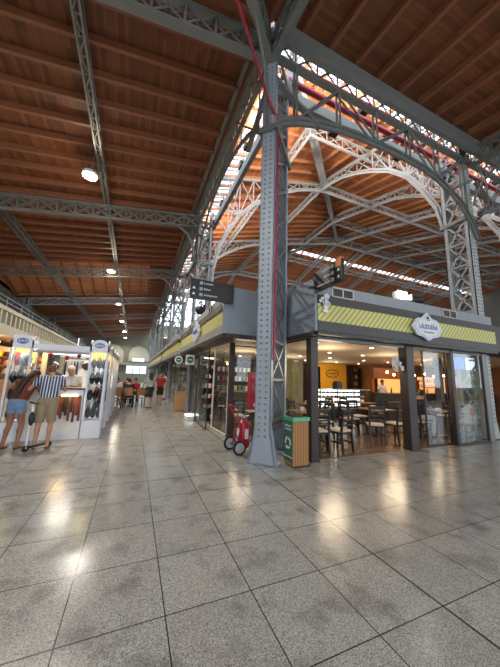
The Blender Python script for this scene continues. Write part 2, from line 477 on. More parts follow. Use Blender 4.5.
# ------------------------------------------------------------------ columns
def rivet_mesh(c, u, n, w, h, zb=.62):
    u, n = V((*u,0)), V((*n,0)); c = V((*c,0)); b = MB(); z = zb-.12
    while z < h-.1:
        for s in (-1,1): b.ball(c+u*s*w*.2-n*.004+V((0,0,z)), .021, 7, 4)
        z += .115
    return b
def leg_mesh(c, u, n, w, h, zb=.62, rivets=True, z0=0):
    """riveted plate: centre c, along u (width dir), facing -n; flared foot"""
    u, n = V((*u,0)), V((*n,0)); c = V((*c,0)); b = MB()
    f = w*.89
    prof = [(-f,0),(f,0),(f,.05),(w/2,zb),(w/2,h),(-w/2,h),(-w/2,zb),(-f,.05)]
    b.prism([c+u*p[0]+V((0,0,z0+p[1])) for p in prof], n*.025)
    for s in (-1,1):                                   # side webs of the channel
        b.prism([c+u*s*(w/2-.02)+V((0,0,zb)), c+u*s*(w/2-.02)+V((0,0,h)), c+u*s*(w/2)+V((0,0,h)), c+u*s*(w/2)+V((0,0,zb))], n*.13)
        b.prism([c+u*s*(f-.03), c+u*s*f, c+u*s*(w/2)+V((0,0,zb)), c+u*s*(w/2-.03)+V((0,0,zb))], n*.16)
    b.prism([c-u*(f+.03), c+u*(f+.03), c+u*(f+.03)+n*.3, c-u*(f+.03)+n*.3], (0,0,.03))
    return b
def column(label, c1, d, sep, w=.306, h=9.75, mats=('plate_grey','steel_blue'), rivets=False):
    """two plates sep apart along unit d, braced by lattices"""
    d = V((*d,)).normalized(); u = V((-d.y, d.x)); 
    t = thing('steel_column', label, 'column', (c1[0],c1[1],0))
    c2 = (c1[0]+d.x*sep, c1[1]+d.y*sep)
    leg_mesh(c1, u, d, w, h, rivets=rivets).build('riveted_plate', mats[0], t)
    leg_mesh(c2, u, -d, w, h, rivets=rivets).build('riveted_plate', mats[0], t)
    if rivets: tag(rivet_mesh(c1, u, d, w, h).build('rivets', 'steel', t), kind='stuff')
    D, U = V((d.x,d.y,0)), V((u.x,u.y,0)); P = V((*c1,0))
    b = MB()
    for s in (-1,1):
        zs = [.75+.78*i for i in range(int((h-.9)/.78)+1)]
        A = [P+D*.10+U*s*(w/2-.03)+V((0,0,z)) for z in zs]; Bq = [P+D*(sep-.10)+U*s*(w/2-.03)+V((0,0,z)) for z in zs]
        b.lattice(A, Bq, .055, .018, 'X', True, U)
    b.bar(P+D*.05+V((0,0,.62)), P+D*(sep-.05)+V((0,0,.62)), w*.8, .03)
    b.build('lattice', mats[1], t)
    b = MB()
    for z in (9.05, 7.0):
        for s in (-1,1): b.bar(P-D*.06+U*s*(w/2+.04)+V((0,0,z)), P+D*(sep+.06)+U*s*(w/2+.04)+V((0,0,z)), .05, .12)
        for e in (-.05, sep+.05): b.bar(P+D*e-U*(w/2+.06)+V((0,0,z)), P+D*e+U*(w/2+.06)+V((0,0,z)), .05, .12)
    b.build('collar', 'steel', t)
    return t
column('tall riveted grey steel column standing on the floor at the corner, beside the wooden bin', (2.26,4.65), (1,1), 1.17, mats=('plate_grey','steel'), rivets=True)
for i in range(1,7):
    column('%s lattice steel column down the left side of the nave' % ORD[i], (2.25,NY+7.8*i), (1,0), .74, mats=('steel_blue','steel'))
column('wide lattice steel column rising behind the right end of the cafe fascia', (9.8,4.70), (0,1), .78, w=.34, mats=('steel_light','steel_light'), rivets=True)
column('lattice steel column of the front arcade beyond the wide column', (17.6,4.70), (0,1), .78, mats=('steel_light','steel_light'))

# ------------------------------------------------------------------ arcade girders
ARC = [(.12,7.22),(.3,7.38),(.8,7.62),(1.3,7.78),(1.95,7.92),(2.6,8.0),(3.25,8.03),(3.9,8.05),(4.55,8.03),(5.2,8.0),(5.85,7.85),(6.5,7.6),(7.0,7.3),(7.5,6.7),(7.68,6.3)]
UP = 800
ARCL = [(.1,6.8),(.45,7.4),(.9,7.85),(1.3,8.12),(1.95,8.42),(2.6,8.6),(3.25,8.7),(3.9,8.74),(4.55,8.7),(5.2,8.6),(5.85,8.42),(6.5,8.12),(6.9,7.85),(7.35,7.4),(7.7,6.8)]
def arcade(label, A, d, L=7.8, mat='steel'):
    A, d = V(A), V(d); t = thing('arcade_girder', label, 'girder', A)
    s_ = V((d.y, d.x, 0))     # inward, across the girder (x<->y both positive)
    P = lambda s, z, o=0: A + d*s + s_*o + V((0,0,z))
    LF = abs(d.y) > .5; AR = ARCL if LF else ARC
    if LF: MB().bar(P(0,9.83,-.32), P(L,9.83,-.32), .12, .2).build('gutter_beam', mat, t)
    else: MB().bar(P(0,9.32,-.32), P(L,9.32,-.32), .12, .54).build('gutter_beam', mat, t)
    b = MB(); b.bar(P(0,9.8), P(L,9.8), .22, .12); b.build('top_chord', mat, t)
    b = MB(); b.bar(P(0,9.06), P(L,9.06), .12 if LF else .16, .08); b.build('middle_chord', mat, t)
    b = MB(); b.path([P(s,z) for s,z in AR], .12 if LF else .24, .06, s_); b.path([P(s,z) for s,z in AR], .05, .08 if LF else .16, s_)
    b.build('arched_chord', mat, t)
    n = 12; b = MB()
    b.lattice([P(L*i/n,9.74) for i in range(n+1)], [P(L*i/n,9.14) for i in range(n+1)], .04, .02, 'X', True, s_)
    for o in ((-.06,.06) if abs(d.x) > .5 else (0,)):
        ss = [.65,1.3,1.95,2.6,3.25,3.9,4.55,5.2,5.85,6.5,7.15]
        za = lambda s: next(z0+(z1-z0)*(s-s0)/(s1-s0) for (s0,z0),(s1,z1) in zip(AR,AR[1:]) if s0<=s<=s1)
        T_ = [P(s,9.05,o) for s in ss]; B_ = [P(s,za(s),o) for s in ss]
        b.lattice(T_[::2], B_[::2], .05, .03, 'Z', True, s_)
    b.bar(P(.1,8.45), P(1.35,7.65), .12, .08); b.bar(P(L-.1,8.45), P(L-1.35,7.65), .12, .08)
    b.build('web', mat, t)
    b = MB(); b.bar(P(.5,9.22,.78), P(L+.2,9.22,.78), .16, .34); b.build('inner_beam', mat, t)
    return t
for i in range(6):
    arcade('%s arcade girder between the columns left of the nave' % ORD[i], (NX,NY+7.8*i,0), (0,1,0))
arcade('great arched lattice girder between the corner column and the wide column', (NX,NY,0), (1,0,0))
arcade('arched lattice girder to the right of the wide column', (NX+7.8,NY,0), (1,0,0), 7.8)
# clerestory posts between arcade top and nave eave
t = thing('clerestory_frame', 'thin steel clerestory frame above the left arcade', 'frame', (NX,NY,9.86))
b = MB()
for i in range(40): b.bar((NX,NY+.78*i,9.86),(NX,NY+.78*i,12.0),.05)
b.bar((NX,NY,12),(NX,NYE,12),.12,.2); b.build('post', 'steel', t)
t = thing('clerestory_frame', 'thin steel clerestory frame above the great arched girder', 'frame', (NX,NY,9.86))
b = MB()
for i in range(1,30): b.bar((NX+.78*i,NY,9.86),(NX+.78*i,NY,12.0),.05)
b.bar((NX,NY,12),(XE,NY,12),.12,.2); b.build('post', 'steel', t)

# ------------------------------------------------------------------ aisle trusses
def aisle_truss(label, A, d, L, rings=False, brace=True):
    """from the arcade outward along unit d, falling with the roof"""
    A, d = V(A), V(d); t = thing('aisle_truss', label, 'truss', A)
    fall = SL if abs(d.x)+abs(d.y) < 1.1 else SL*.7071
    s_ = V((-d.y, d.x, 0)); P = lambda s, z, o=0: A + d*s + s_*o + V((0,0,z-fall*s))
    b = MB(); b.bar(P(0,9.42), P(L,9.42), .18, .07); b.build('top_chord', 'steel', t)
    b = MB(); b.bar(P(0,8.85), P(L,8.85), .18, .07); b.build('bottom_chord', 'steel', t)
    n = int(L/.62); b = MB()
    for o in (-.06,.06): b.lattice([P(L*i/n,9.39,o) for i in range(n+1)], [P(L*i/n,8.88,o) for i in range(n+1)], .045, .02, 'X', True, s_)
    b.build('web', 'steel', t)
    b = MB(); kp = [(0.02,7.0),(.06,7.5),(.18,8.0),(.42,8.45),(.8,8.78),(1.3,8.98)]
    if rings: kp = [(.02,7.4),(.1,7.75),(.3,8.1),(.7,8.4),(1.2,8.65),(1.6,8.8)]
    b.path([P(s,z) for s,z in kp], .05 if rings else .13, .05, s_)
    if brace: b.build('curved_brace', 'steel', t)
    if rings:
        for (s,z,r) in ((.42,8.35,.19),(.2,7.9,.11),(.85,8.62,.13)):
            b = MB(); c = P(s,z); b.tubes([c+d*r*math.cos(a*PI/7)+V((0,0,r*math.sin(a*PI/7))) for a in range(15)], .022, 6)
            b.build('ring_ornament', 'steel', t)
    return t
aisle_truss('diagonal roof truss running from the corner column overhead', (2.26,4.65,0), (-.7071,-.7071,0), 11)
aisle_truss('roof truss across the left aisle nearest the top of the photo', (2.2,4.65,0), (-1,0,0), 12.1, False, False)
aisle_truss('roof truss across the front aisle from the corner column', (2.3,4.6,0), (0,-1,0), 11, False, False)
aisle_truss('roof truss with round ornaments across the front aisle from the wide column', (9.8,4.6,0), (0,-1,0), 11, True)
for i in range(1,7):
    aisle_truss('%s lattice truss down the left aisle, meeting the %s nave column' % (ORD[i], ORD[i]), (2.2,NY+7.8*i,0), (-1,0,0), 12.1)
def long_beam(label, x, w):
    z = hl(x)-.22; t = thing('longitudinal_beam', label, 'beam', (x,q+1,z-.2))
    b = MB()
    for s in (-1,1):
        for k in (0,-.24): b.bar((x+s*w/2,-4,z+k),(x+s*w/2,YE,z+k),.05,.05)
    b.build('chord', 'steel', t)
    b = MB(); n = 150
    ys = [-4+(YE+4)*i/n for i in range(n+1)]
    for s in (-1,1): b.lattice([(x+s*w/2,y_,z) for y_ in ys],[(x+s*w/2,y_,z-.24) for y_ in ys],.04,.015,'Z',True,(1,0,0))
    b.lattice([(x-w/2,y_,z-.24) for y_ in ys],[(x+w/2,y_,z-.24) for y_ in ys],.03,.015,'Z',True,(0,0,1))
    b.build('web', 'steel', t)
long_beam('long lattice beam above the row of ceiling lamps', -1.76, .16)
long_beam('long lattice beam under the roof further left of the lamps', -5.8, .3)
for y_ in (12.45,20.25,28.05,35.85):
    t = column('steel column on the outer line of the left aisle, %s from the camera' % ORD[int((y_-12)/7.8)], (-9.2,y_), (1,0), .5, mats=('steel','steel'), h=7.6)

# ------------------------------------------------------------------ nave trusses
ARCH = [(.74,3.0),(.76,5.0),(.80,6.7),(1.05,8.0),(1.5,9.0),(2.1,10.1),(2.9,11.0),(3.8,11.7),(4.8,12.35),(5.9,12.9),(6.8,13.2),(7.8,13.42),(9.7,13.95),(11.7,14.45),(13.6,14.9),(15.6,15.3)]
def zarch(d):
    d = max(.74, min(15.6, d))
    for (a,za),(c,zc) in zip(ARCH,ARCH[1:]):
        if a <= d <= c: return za+(zc-za)*(d-a)/(c-a)
    return 15.3
def nave_truss(label, axis, c, a0, a1, leg0=True, leg1=False):
    """truss along axis at constant other coordinate c; from a0 to a1"""
    t = thing('arched_truss', label, 'truss', (a0,c,0) if axis == 'x' else (c,a0,0))
    def pt(a, z, o=0): return V((a,c+o,z)) if axis == 'x' else V((c+o,a,z))
    def dd(a):
        x, y = (a,c) if axis == 'x' else (c,a)
        return min(x-NX, y-NY, NYE-y)
    def along(a):           # distance from own springing
        return (a-(NX if axis == 'x' else NY))
    up = V((0,1,0)) if axis == 'x' else V((1,0,0))
    # sample positions
    S = []
    if leg0:
        S = [d_ for d_,z in ARCH if d_ < 7.7]
    s = 7.8
    end = a1-a0
    while s <= end+.01: S.append(s); s += .975
    if leg1:
        S = [s for s in S if s < end-7.7] + [end-d_ for d_,z in reversed(ARCH) if d_ < 7.9]
    low = []; top = []
    for s in S:
        a = a0+s; d_ = dd(a)
        if leg0 and s < 7.8: zl = zarch(s)
        elif leg1 and end-s < 7.8: zl = zarch(end-s)
        else: zl = zarch(max(d_,7.7))
        zt = hn(*((a,c) if axis == 'x' else (c,a)))-.3
        low.append((a,zl)); top.append((a,max(zt, zl+.35) if s>1.1 and end-s>1.1 or not leg1 and s>1.1 else zt))
    b = MB(); b.path([pt(a,z) for a,z in low], .2, .06, up); b.path([pt(a,z+.03) for a,z in low], .04, .2, up)
    b.build('arched_chord', 'steel_light', t)
    up_ = [(a,z) for (a,z),(al,zl) in zip(top,low) if zl > 8.5]
    lo_ = [(a,z) for a,z in low if z > 8.5]
    if leg0: up_ = [(a0+.1, 11.75)] + up_; 
    b = MB(); b.path([pt(a,z) for a,z in up_], .14, .08, up); b.build('top_chord', 'steel_light', t)
    b = MB(); tt = (up_[1:] if leg0 else up_)
    b.lattice([pt(a,z) for a,z in tt], [pt(a,z) for a,z in lo_], .055, .02, 'X', True, up)
    if leg0: b.bar(pt(a0+.1,11.7), pt(*lo_[1]), .08, .05, up); b.bar(pt(a0+.1,10.4), pt(*lo_[0]), .08, .05, up); b.bar(pt(a0+.1,10.4), pt(*lo_[1]), .08, .05, up)
    b.build('web', 'steel_light', t)
    return t
for i in range(1,4):
    nave_truss('%s arched truss springing from the left columns across the nave' % ORD[i-1], 'x', NY+7.8*i, NX, XE-2, True)
for i in range(1,6):
    nave_truss('%s arched truss springing from the front columns, counted from the corner' % ORD[i-1], 'y', NX+7.8*i-(.3 if i==1 else 0), NY, NYE, True, True)
for i in range(2,6):
    nave_truss('%s intermediate arched truss of the nave, between two column trusses' % ORD[i-2], 'y', NX+7.8*i-3.9, NY, NYE, True, True)
# secondary lattice purlins
def purlin(label, P0, P1, depth=.55, mat='steel_light'):
    P0, P1 = V(P0), V(P1); t = thing('lattice_purlin', label, 'purlin', P0)
    L = (P1-P0).length; d = (P1-P0)/L; n = max(4,int(L/.9)); s_ = V((-d.y,d.x,0))
    b = MB(); b.bar(P0,P1,.1,.07); b.bar(P0-V((0,0,depth)),P1-V((0,0,depth)),.1,.07); b.build('chord', mat, t)
    b = MB(); b.lattice([P0+d*L*i/n for i in range(n+1)],[P0+d*L*i/n-V((0,0,depth)) for i in range(n+1)],.045,.02,'X',True,s_); b.build('web', mat, t)
for k, d_ in enumerate((3.9,11.7)):
    z = 12+.28*d_-.3
    purlin('%s lattice purlin under the left slope of the nave' % ('lower','upper')[k], (NX+d_,NY+d_,z),(NX+d_,NYE-d_,z))
    purlin('%s lattice purlin under the front slope of the nave' % ('lower','upper')[k], (NX+d_,NY+d_,z),(XE-3,NY+d_,z))
    purlin('%s lattice purlin under the far slope of the nave' % ('lower','upper')[k], (NX+d_,NYE-d_,z),(XE-3,NYE-d_,z))
purlin('ridge lattice purlin along the top of the nave', (NX+15.6,NY+15.6,16),(XE-3,NY+15.6,16), .8)
t = thing('hip_beam', 'thick tapering hip beam rising from the corner column under the nave roof', 'beam', (NX,NY,10))
b = MB()
HP = [(1.2,10.6),(2.6,12.0),(4.6,13.0),(7.6,13.75),(11,14.7),(15.6,15.8)]
for (a,za),(c,zc),w in zip(HP,HP[1:],(.30,.34,.36,.30,.24)):
    b.bar((NX+a,NY+a,za),(NX+c,NY+c,zc),w,.3)
b.build('box_rib', 'steel_light', t)
b = MB()
for (a,za),(c,zc) in zip(HP,HP[1:]): b.bar((NX+a,NY+a,12+.28*a-.2),(NX+c,NY+c,12+.28*c-.2),.14,.14)
A = [V((NX+.5*i+1,NY+.5*i+1,12+.28*(.5*i+1)-.2)) for i in range(13)]
Bq = []
for p in A:
    a = p.x-NX
    z = next((za+(zc-za)*(a-a0)/(c0-a0) for (a0,za),(c0,zc) in zip(HP,HP[1:]) if a0<=a<=c0), 10.6); Bq.append(V((p.x,p.y,z)))
b.lattice(A,Bq,.06,.03,'X',True,(1,-1,0)); b.build('lattice', 'steel_light', t)
t = thing('rear_hip_beam', 'slender hip beam at the far left corner of the nave roof', 'beam', (NX,NYE,12))
MB().bar((NX,NYE,11.8),(NX+15.6,NY+15.6,16.1),.2,.25).build('box_rib','steel_light',t)
# red pipes
t = MB(); t.tube((3.0,5.48,9.85),(14,5.48,9.85),.085,None,12)
tag(t.build('red_pipe','redpipe'), 'thick dark red pipe running along behind the great arched girder', 'pipe')
t = MB(); t.tube((-.4,1.95,7.7),(2.12,4.44,7.55),.026,None,10).tube((2.12,4.44,7.55),(2.46,4.60,7.3),.03,None,10).tube((2.46,4.60,7.32),(2.46,4.60,1.9),.022,None,10)
tag(t.build('red_pipe','redpipe'), 'thin red pipe coming from overhead and down the corner column', 'pipe')
# junction box lights on the beams (black spotlights)
for j,(p,l) in enumerate((((3.1,8.6,9.55),'black spotlight on the inner beam nearest the corner column, left side'),((3.1,11.1,9.55),'black spotlight on the inner beam near the second column'),
             ((4.85,5.5,8.95),'black spotlight hanging under the great arched girder near its middle'),((7.6,5.5,9.2),'black spotlight under the great arched girder toward the wide column'))):
    t = thing('spotlight', l, 'spotlight', p)
    MB().cbox((0,0,0),(.28,.28,.2)).build('housing','black',t,False); MB().tube((0,0,.1),(0,0,.4),.02).build('bracket','black',t,False)

def uplight(x, y, z, tx, ty, tz, e, label):  # added lamp that brightens the nave roof, no such fixture known
    t = thing('spotlight', label, 'spotlight', (x,y,z), 0, 'added uplights of the nave roof')
    MB().cbox((0,0,0),(.26,.26,.18)).build('housing','black',t,False); MB().cbox((0,0,.1),(.2,.2,.02)).build('lens','added_lens',t,False)
    l = lamp('SPOT','added_nave_uplight',(x,y,z+.2),e,(1,.93,.84),.25,spot_size=math.radians(150),spot_blend=.8)
    l.rotation_euler = (V((tx,ty,tz))-V((x,y,z))).to_track_quat('-Z','Y').to_euler()
emit('added_lens',(1,.93,.8),6)
for i in range(2): uplight(NX+.95,NY+3.9+7.8*i,10.4,NX+7,NY+4.5+7.8*i,14,UP,'added black uplight by the inner beam of the left arcade, brightening the nave roof')
for i in range(2): uplight(NX+3.9+7.8*i,NY+.95,10.4,NX+4.5+7.8*i,NY+8,14,UP,'added black uplight by the inner beam of the front arcade, brightening the nave roof')


# ------------------------------------------------------------------ cafe building
CX, CY = 3.30, 4.65         # corner of the cafe glazing
CZ = 2.50                   # its ceiling
IX, IY = 18.2, 13.6         # inside extent
b = MB(); b.box(3.36,IX,4.62,IY,.0,.012); b.box(2.45,3.36,7.1,IY,.0,.012); struct('floor_cafe', b, 'cafe_floor')
b = MB(); b.box(3.3,IX,4.72,IY,CZ,CZ+.08); b.box(2.0,3.3,5.92,IY,CZ,CZ+.08); struct('ceiling_cafe', b, 'ceiling_cafe')
b = MB(); b.box(2.4,IX,IY,IY+.1,0,CZ+.3); struct('wall_cafe_back', b, 'brown_wall')
b = MB(); b.box(IX,IX+.1,4.7,IY,0,CZ+.3); struct('wall_cafe_right', b, 'brown_wall')
b = MB(); b.box(2.35,8.2,12.9,13.0,0,CZ); struct('wall_shop_back', b, 'dark_int')
b = MB(); b.box(9.55,11.6,12.6,12.72,0,CZ); struct('wall_cafe_poster', b, 'yellow')
b = MB(); b.box(11.6,12.4,12.5,12.72,0,CZ); struct('wall_cafe_shelf', b, 'dark_int')
b = MB(); b.box(12.55,12.75,11.6,12.7,0,CZ); struct('wall_cafe_orange', b, 'tablewood')
# fascia: bottom band, ribbed awning, top band, set-back parapet
def fascia(label, axis, a0, a1, c, vents, seed=0, top=3.55):
    """axis 'x': runs along x at front y=c ; 'y': runs along y at front x=c"""
    t = thing('shop_fascia', label, 'fascia', (a0,c,2.5) if axis == 'x' else (c,a0,2.5))
    def bx(b, u0,u1,d0,d1,z0,z1):
        return b.box(u0,u1,c+d0,c+d1,z0,z1) if axis == 'x' else b.box(c+d0,c+d1,u0,u1,z0,z1)
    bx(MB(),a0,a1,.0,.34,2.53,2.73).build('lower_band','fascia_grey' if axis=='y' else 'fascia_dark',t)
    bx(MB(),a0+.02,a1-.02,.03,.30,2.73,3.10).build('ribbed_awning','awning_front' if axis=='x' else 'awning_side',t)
    bx(MB(),a0,a1,.0,.34,3.10,3.27).build('upper_band','fascia_dark',t)
    bx(MB(),a0,a1,.10,.55,3.27,top).build('parapet','fascia_grey',t)
    bx(MB(),a0,a1,.02,.5,2.46,2.53).build('soffit','bronze',t)
    for (v0,v1) in vents:
        fr = MB(); zz0, zz1 = 3.30, 3.52
        for u0,u1,z0,z1 in ((v0,v1,zz0,zz0+.025),(v0,v1,zz1-.025,zz1),(v0,v0+.03,zz0,zz1),(v1-.03,v1,zz0,zz1),((v0+v1)/2-.015,(v0+v1)/2+.015,zz0,zz1)):
            bx(fr,u0,u1,.07,.10,z0,z1)
        f_ = fr.build('vent','offwhite',t)
        g_ = MB(); bx(g_,v0+.03,v1-.03,.085,.10,zz0+.02,zz1-.02)
        for k in range(7): bx(g_,v0+.03,v1-.03,.078,.085,zz0+.035+k*.026,zz0+.047+k*.026)
        g_.build('grille','fascia_dark',f_)
    return t
fascia('yellow ribbed cafe fascia facing the photo, with grey bands and vents', 'x', 3.285, 9.62, 4.30, [(3.70,4.30),(7.35,7.95)])
fascia('yellow ribbed fascia along the aisle, nearest the directional sign', 'y', 5.75, 12.0, 1.75, [(7.0,7.5),(10.0,10.5)])
fascia('yellow ribbed fascia along the aisle, beyond the second column', 'y', 13.0, 20.0, 1.75, [(14.5,15.1),(17.5,18.1)])
fascia('far fascia of the shops before the end wall', 'y', 21.0, 43.0, 1.75, [])
# grey notch panels round the corner column
t = thing('recess_cladding', 'blue grey sheet panels folded round the recess behind the corner column', 'panel', (3.22,6.0,2.5))
MB().box(3.22,3.28,4.32,6.06,2.52,3.62).build('side_panel','panel_grey',t)
MB().box(1.73,3.22,5.66,5.72,2.52,3.60).build('rear_panel','panel_grey',t)
b = MB(); b.box(1.80,3.3,5.66,5.9,2.42,2.52); b.box(3.22,3.34,4.4,6.1,2.42,2.52)
for i in range(14): b.box(1.84+.1*i,1.88+.1*i,5.62,5.66,2.44,2.52)
b.build('edge_beam','bronze',t)
b = MB(); b.box(3.29,9.6,4.86,5.3,3.4,3.46); b.build('top_sheet','fascia_grey',t)
# pillars and glass of the cafe front
def pillar(label, x, y, w, d, h=2.5, mat='bronze'):
    o = MB().box(x-w/2,x+w/2,y-d/2,y+d/2,0,h).box(x-w/2-.012,x+w/2+.012,y-d/2-.012,y+d/2+.012,0,.06).build('shopfront_post',mat); o.location=(0,0,0)
    return tag(o, label, 'post')
pillar('dark bronze corner post of the cafe, just behind the wooden bin', 3.36,4.62,.17,.17)
pillar('broad dark bronze post in the middle of the cafe front', 6.22,4.66,.26,.22)
pillar('thin dark post between the open door and the right glass pane', 7.88,4.62,.11,.12)
pillar('grey post at the right end of the cafe front', 9.40,4.66,.24,.2,2.5,'steel')
pillar('dark bronze post of the aisle glazing, left of the red hose cabinet', 2.44,7.0,.12,.12)
pillar('slim dark post where the glass door meets the shelf of mugs', 2.15,9.84,.08,.08)
pillar('dark post of the glazing beside the second column', 2.4,12.2,.15,.15)
def pane(label, P, Q, z0=.03, z1=2.42, frame='bronze', mat='glass', fw=.035):
    P, Q = V((*P,0)), V((*Q,0)); t = thing('shop_window', label, 'window pane', P)
    d = (Q-P).normalized(); n_ = V((-d.y,d.x,0))
    MB().prism([P+V((0,0,z0)),Q+V((0,0,z0)),Q+V((0,0,z1)),P+V((0,0,z1))], n_*.01).build('glass',mat,t)
    b = MB(); h_ = V((0,0,1))
    for a,c in ((P+h_*z0,Q+h_*z0),(P+h_*z1,Q+h_*z1),(P+h_*z0,P+h_*z1),(Q+h_*z0,Q+h_*z1)): b.bar(a,c,fw,fw,n_)
    b.build('frame',frame,t); return t
pane('large glass pane right of the seated customers, with a thin dark frame', (7.96,4.6),(9.26,4.6), mat='glass_dark')
pane('sliding glass pane left of the thin door post', (6.9,4.72),(7.82,4.72))
pane('glass side of the cafe behind the corner column, before the rear glazing', (3.36,4.75),(3.36,7.0))
pane('glass pane under the rear panel of the recess', (2.5,7.0),(3.3,7.0))
pane('white framed shop window on the aisle, left of the dark post', (2.4,7.1),(2.33,8.35), frame='white')
pane('open glass door leaf standing beside the shelf of mugs', (2.10,8.15),(2.12,9.7))
pane('glass pane of the aisle glazing before the second column', (2.33,9.8),(2.38,12.1))
for i in range(3):
    pane('%s glass pane of the dim shop beyond the second column' % ORD[i], (2.4,13.1+i*2.3),(2.4,15.3+i*2.3), mat='glass_dark')
# shop beyond
b = MB(); b.box(2.5,8,13.4,44,2.5,2.6); struct('ceiling_far_shop', b, 'dark_int')
b = MB(); b.box(7.9,8,13.7,44,0,2.5); struct('wall_far_shop', b, 'brown_wall')
b = MB(); b.box(9.7,16.4,4.9,4.95,2.5,3.5); b.box(9.7,16.4,4.3,4.95,2.46,2.52); struct('wall_right_shop', b, 'fascia_dark')
# door head rail
o = MB().box(3.3,9.4,4.58,4.74,2.40,2.46).build('door_rail','steel'); tag(o,'grey door head rail along the top of the cafe front','rail')
# logo sign
t = thing('cafe_sign','white and blue scalloped sign in the middle of the yellow front fascia','sign',(6.47,4.27,2.89))
def badge(sc, dx=1.):
    P = []
    for i in range(72):
        a = 2*PI*i/72; r = 1+.055*math.cos(8*a)
        x = .46*r*math.cos(a)*(1+.12*abs(math.cos(a))); z = .27*r*math.sin(a)
        if abs(x) < .17 and z > 0: z += .10*(1-abs(x)/.17)
        if abs(x) < .2 and z < 0: z -= .03*(1-abs(x)/.2)
        P.append((x*sc*dx,z*sc))
    return P
plain('sign_blue',(.50,.60,.86),.5,0,.05)
plain('ink_blue',(.10,.16,.42),.5,0,.05)
MB().prism([(x,0,z) for x,z in badge(1)],(0,-.05,0)).build('backboard','white',t,False)
MB().prism([(x,-.05,z) for x,z in badge(.90)],(0,-.008,0)).build('inner_field','sign_blue',t,False)
MB().prism([(x,-.058,z) for x,z in badge(.82)],(0,-.004,0)).build('face','white',t,False)
text('lettering','LAUDUEÑA',.17,'ink_blue',(6.47,4.203,2.90),(PI/2,0,0),t,.003,.66)
text('small_lettering','cafe y restaurante',.05,'ink_blue',(6.47,4.203,2.775),(PI/2,0,0),t,.003,.36)
b = MB(); b.ball((0,-.065,.25),(.04,.01,.03)); b.ball((-.035,-.065,.22),.014); b.ball((.035,-.065,.22),.014)
b.cbox((0,-.064,.185),(.16,.006,.012)); b.build('emblem','black',t,False)
t = thing('cafe_sign','white and blue scalloped sign seen edge on along the aisle fascia','sign',(1.70,8.55,2.93))
MB().prism([(0,x,z) for x,z in badge(1.)],(.05,0,0)).build('backboard','white',t,False)
MB().prism([(-.01,x,z) for x,z in badge(.88)],(.01,0,0)).build('face','sign_blue',t,False)
text('lettering','LAUDUEÑA',.17,'ink_blue',(1.685,8.55,2.94),(PI/2,0,-PI/2),t,.003,.66)
t = thing('corner_emblem','small white and pale blue cut-out emblem at the left end of the front fascia','emblem',(3.44,4.27,3.07))
b = MB()
for x,z,r in ((0.03,.17,.062),(-.07,.10,.05),(.0,.05,.075),(.075,.02,.045),(-.12,.06,.035),(.0,-.06,.05),(.03,-.14,.035),(-.03,-.14,.035)): b.lathe((x,-.015,z),[(r,0),(r,.02)],14,'y')
b.build('white_shape','white',t,False)
b = MB(); b.lathe((0,-.03,.04),[(.04,0),(.04,.015)],12,'y'); b.lathe((.03,-.03,.12),[(.025,0),(.025,.015)],12,'y'); b.build('blue_shape','sign_blue',t,False)
# directional signs
def dir_sign(label, loc, rz, near_right=False):
    t = thing('directional_sign', label, 'sign', loc, rz)
    W, Hh = (.80 if near_right else .98), .43
    fx = (lambda x: W-x) if near_right else (lambda x: x)
    MB().box(0,W,-.03,.03,0,Hh).build('panel','black',t,False)
    if near_right: MB().box(W-.15,W-.01,-.037,.037,.29,.45).build('orange_square','orange_icon',t,False)
    b = MB()
    for k in range(3):
        x0, x1 = sorted((fx(.20),fx(.27))); b.box(x0,x1,-.035,.035,.06+k*.13,.13+k*.13)
    b.build('pictogram','cloth_grey',t,False)
    b = MB()
    for k in range(2):
        z = .10+k*.13
        b.prism([(fx(.08)+.04*math.cos(a),-.031,z+.04*math.sin(a)) for a in (PI/2,PI*7/6,PI*11/6)],(0,-.005,0))
    b.build('arrow','white',t,False)
    for k,s in enumerate(('Administración','Baños','Locales')):
        wd = (.30,.14,.20)[k]*(1 if not near_right else 1.25)
        c_ = fx(.30+wd/2)
        e = text('lettering',s,.06,'white',(0,0,0),(PI/2,0,0),None,.002,wd); e.parent = t; e.location = (c_,-.034,.095+k*.13)
    return t
plain('orange_icon',(.85,.30,.12),.5,0,.05)
dir_sign('black directional sign with white lettering, above the aisle fascia', (.93,5.58,3.19), 0)
dir_sign('black directional sign with orange corner square, projecting from the cafe corner', (3.2,4.29,3.27), -PI/2, True)
for p,q_,l in (((1.80,5.72,3.3),(1.80,5.95,3.3),'short grey arm holding the left directional sign'),((3.2,4.28,3.45),(3.2,4.5,3.45),'short grey arm holding the right directional sign')):
    tag(MB().bar(p,q_,.04).build('sign_arm','steel'),l,'bracket')
# round green blade signs
for (p,l,sq) in (((1.85,12.75,2.28),'round green and white sign hanging past the second column',0),((1.85,9.95,2.14),'green disc on a white square sign hanging beside the glass door',1)):
    t = thing('round_sign', l, 'sign', p)
    if sq: MB().cbox((0,0,0),(.32,.03,.36)).build('board','white',t,False)
    else: MB().lathe((0,-.015,0),[(.18,0),(.18,.03)],28,'y').build('board','white',t,False)
    MB().lathe((0,-.022,0),[(.125,0),(.125,.044)],28,'y').build('green_disc','green',t,False)
    MB().cbox((0,0,0),(.14,.05,.035)).build('white_bar','white',t,False)
    MB().tube((0,0,.22),(0,0,2.5-p[2]),.01).build('hanger','steel',t,False)
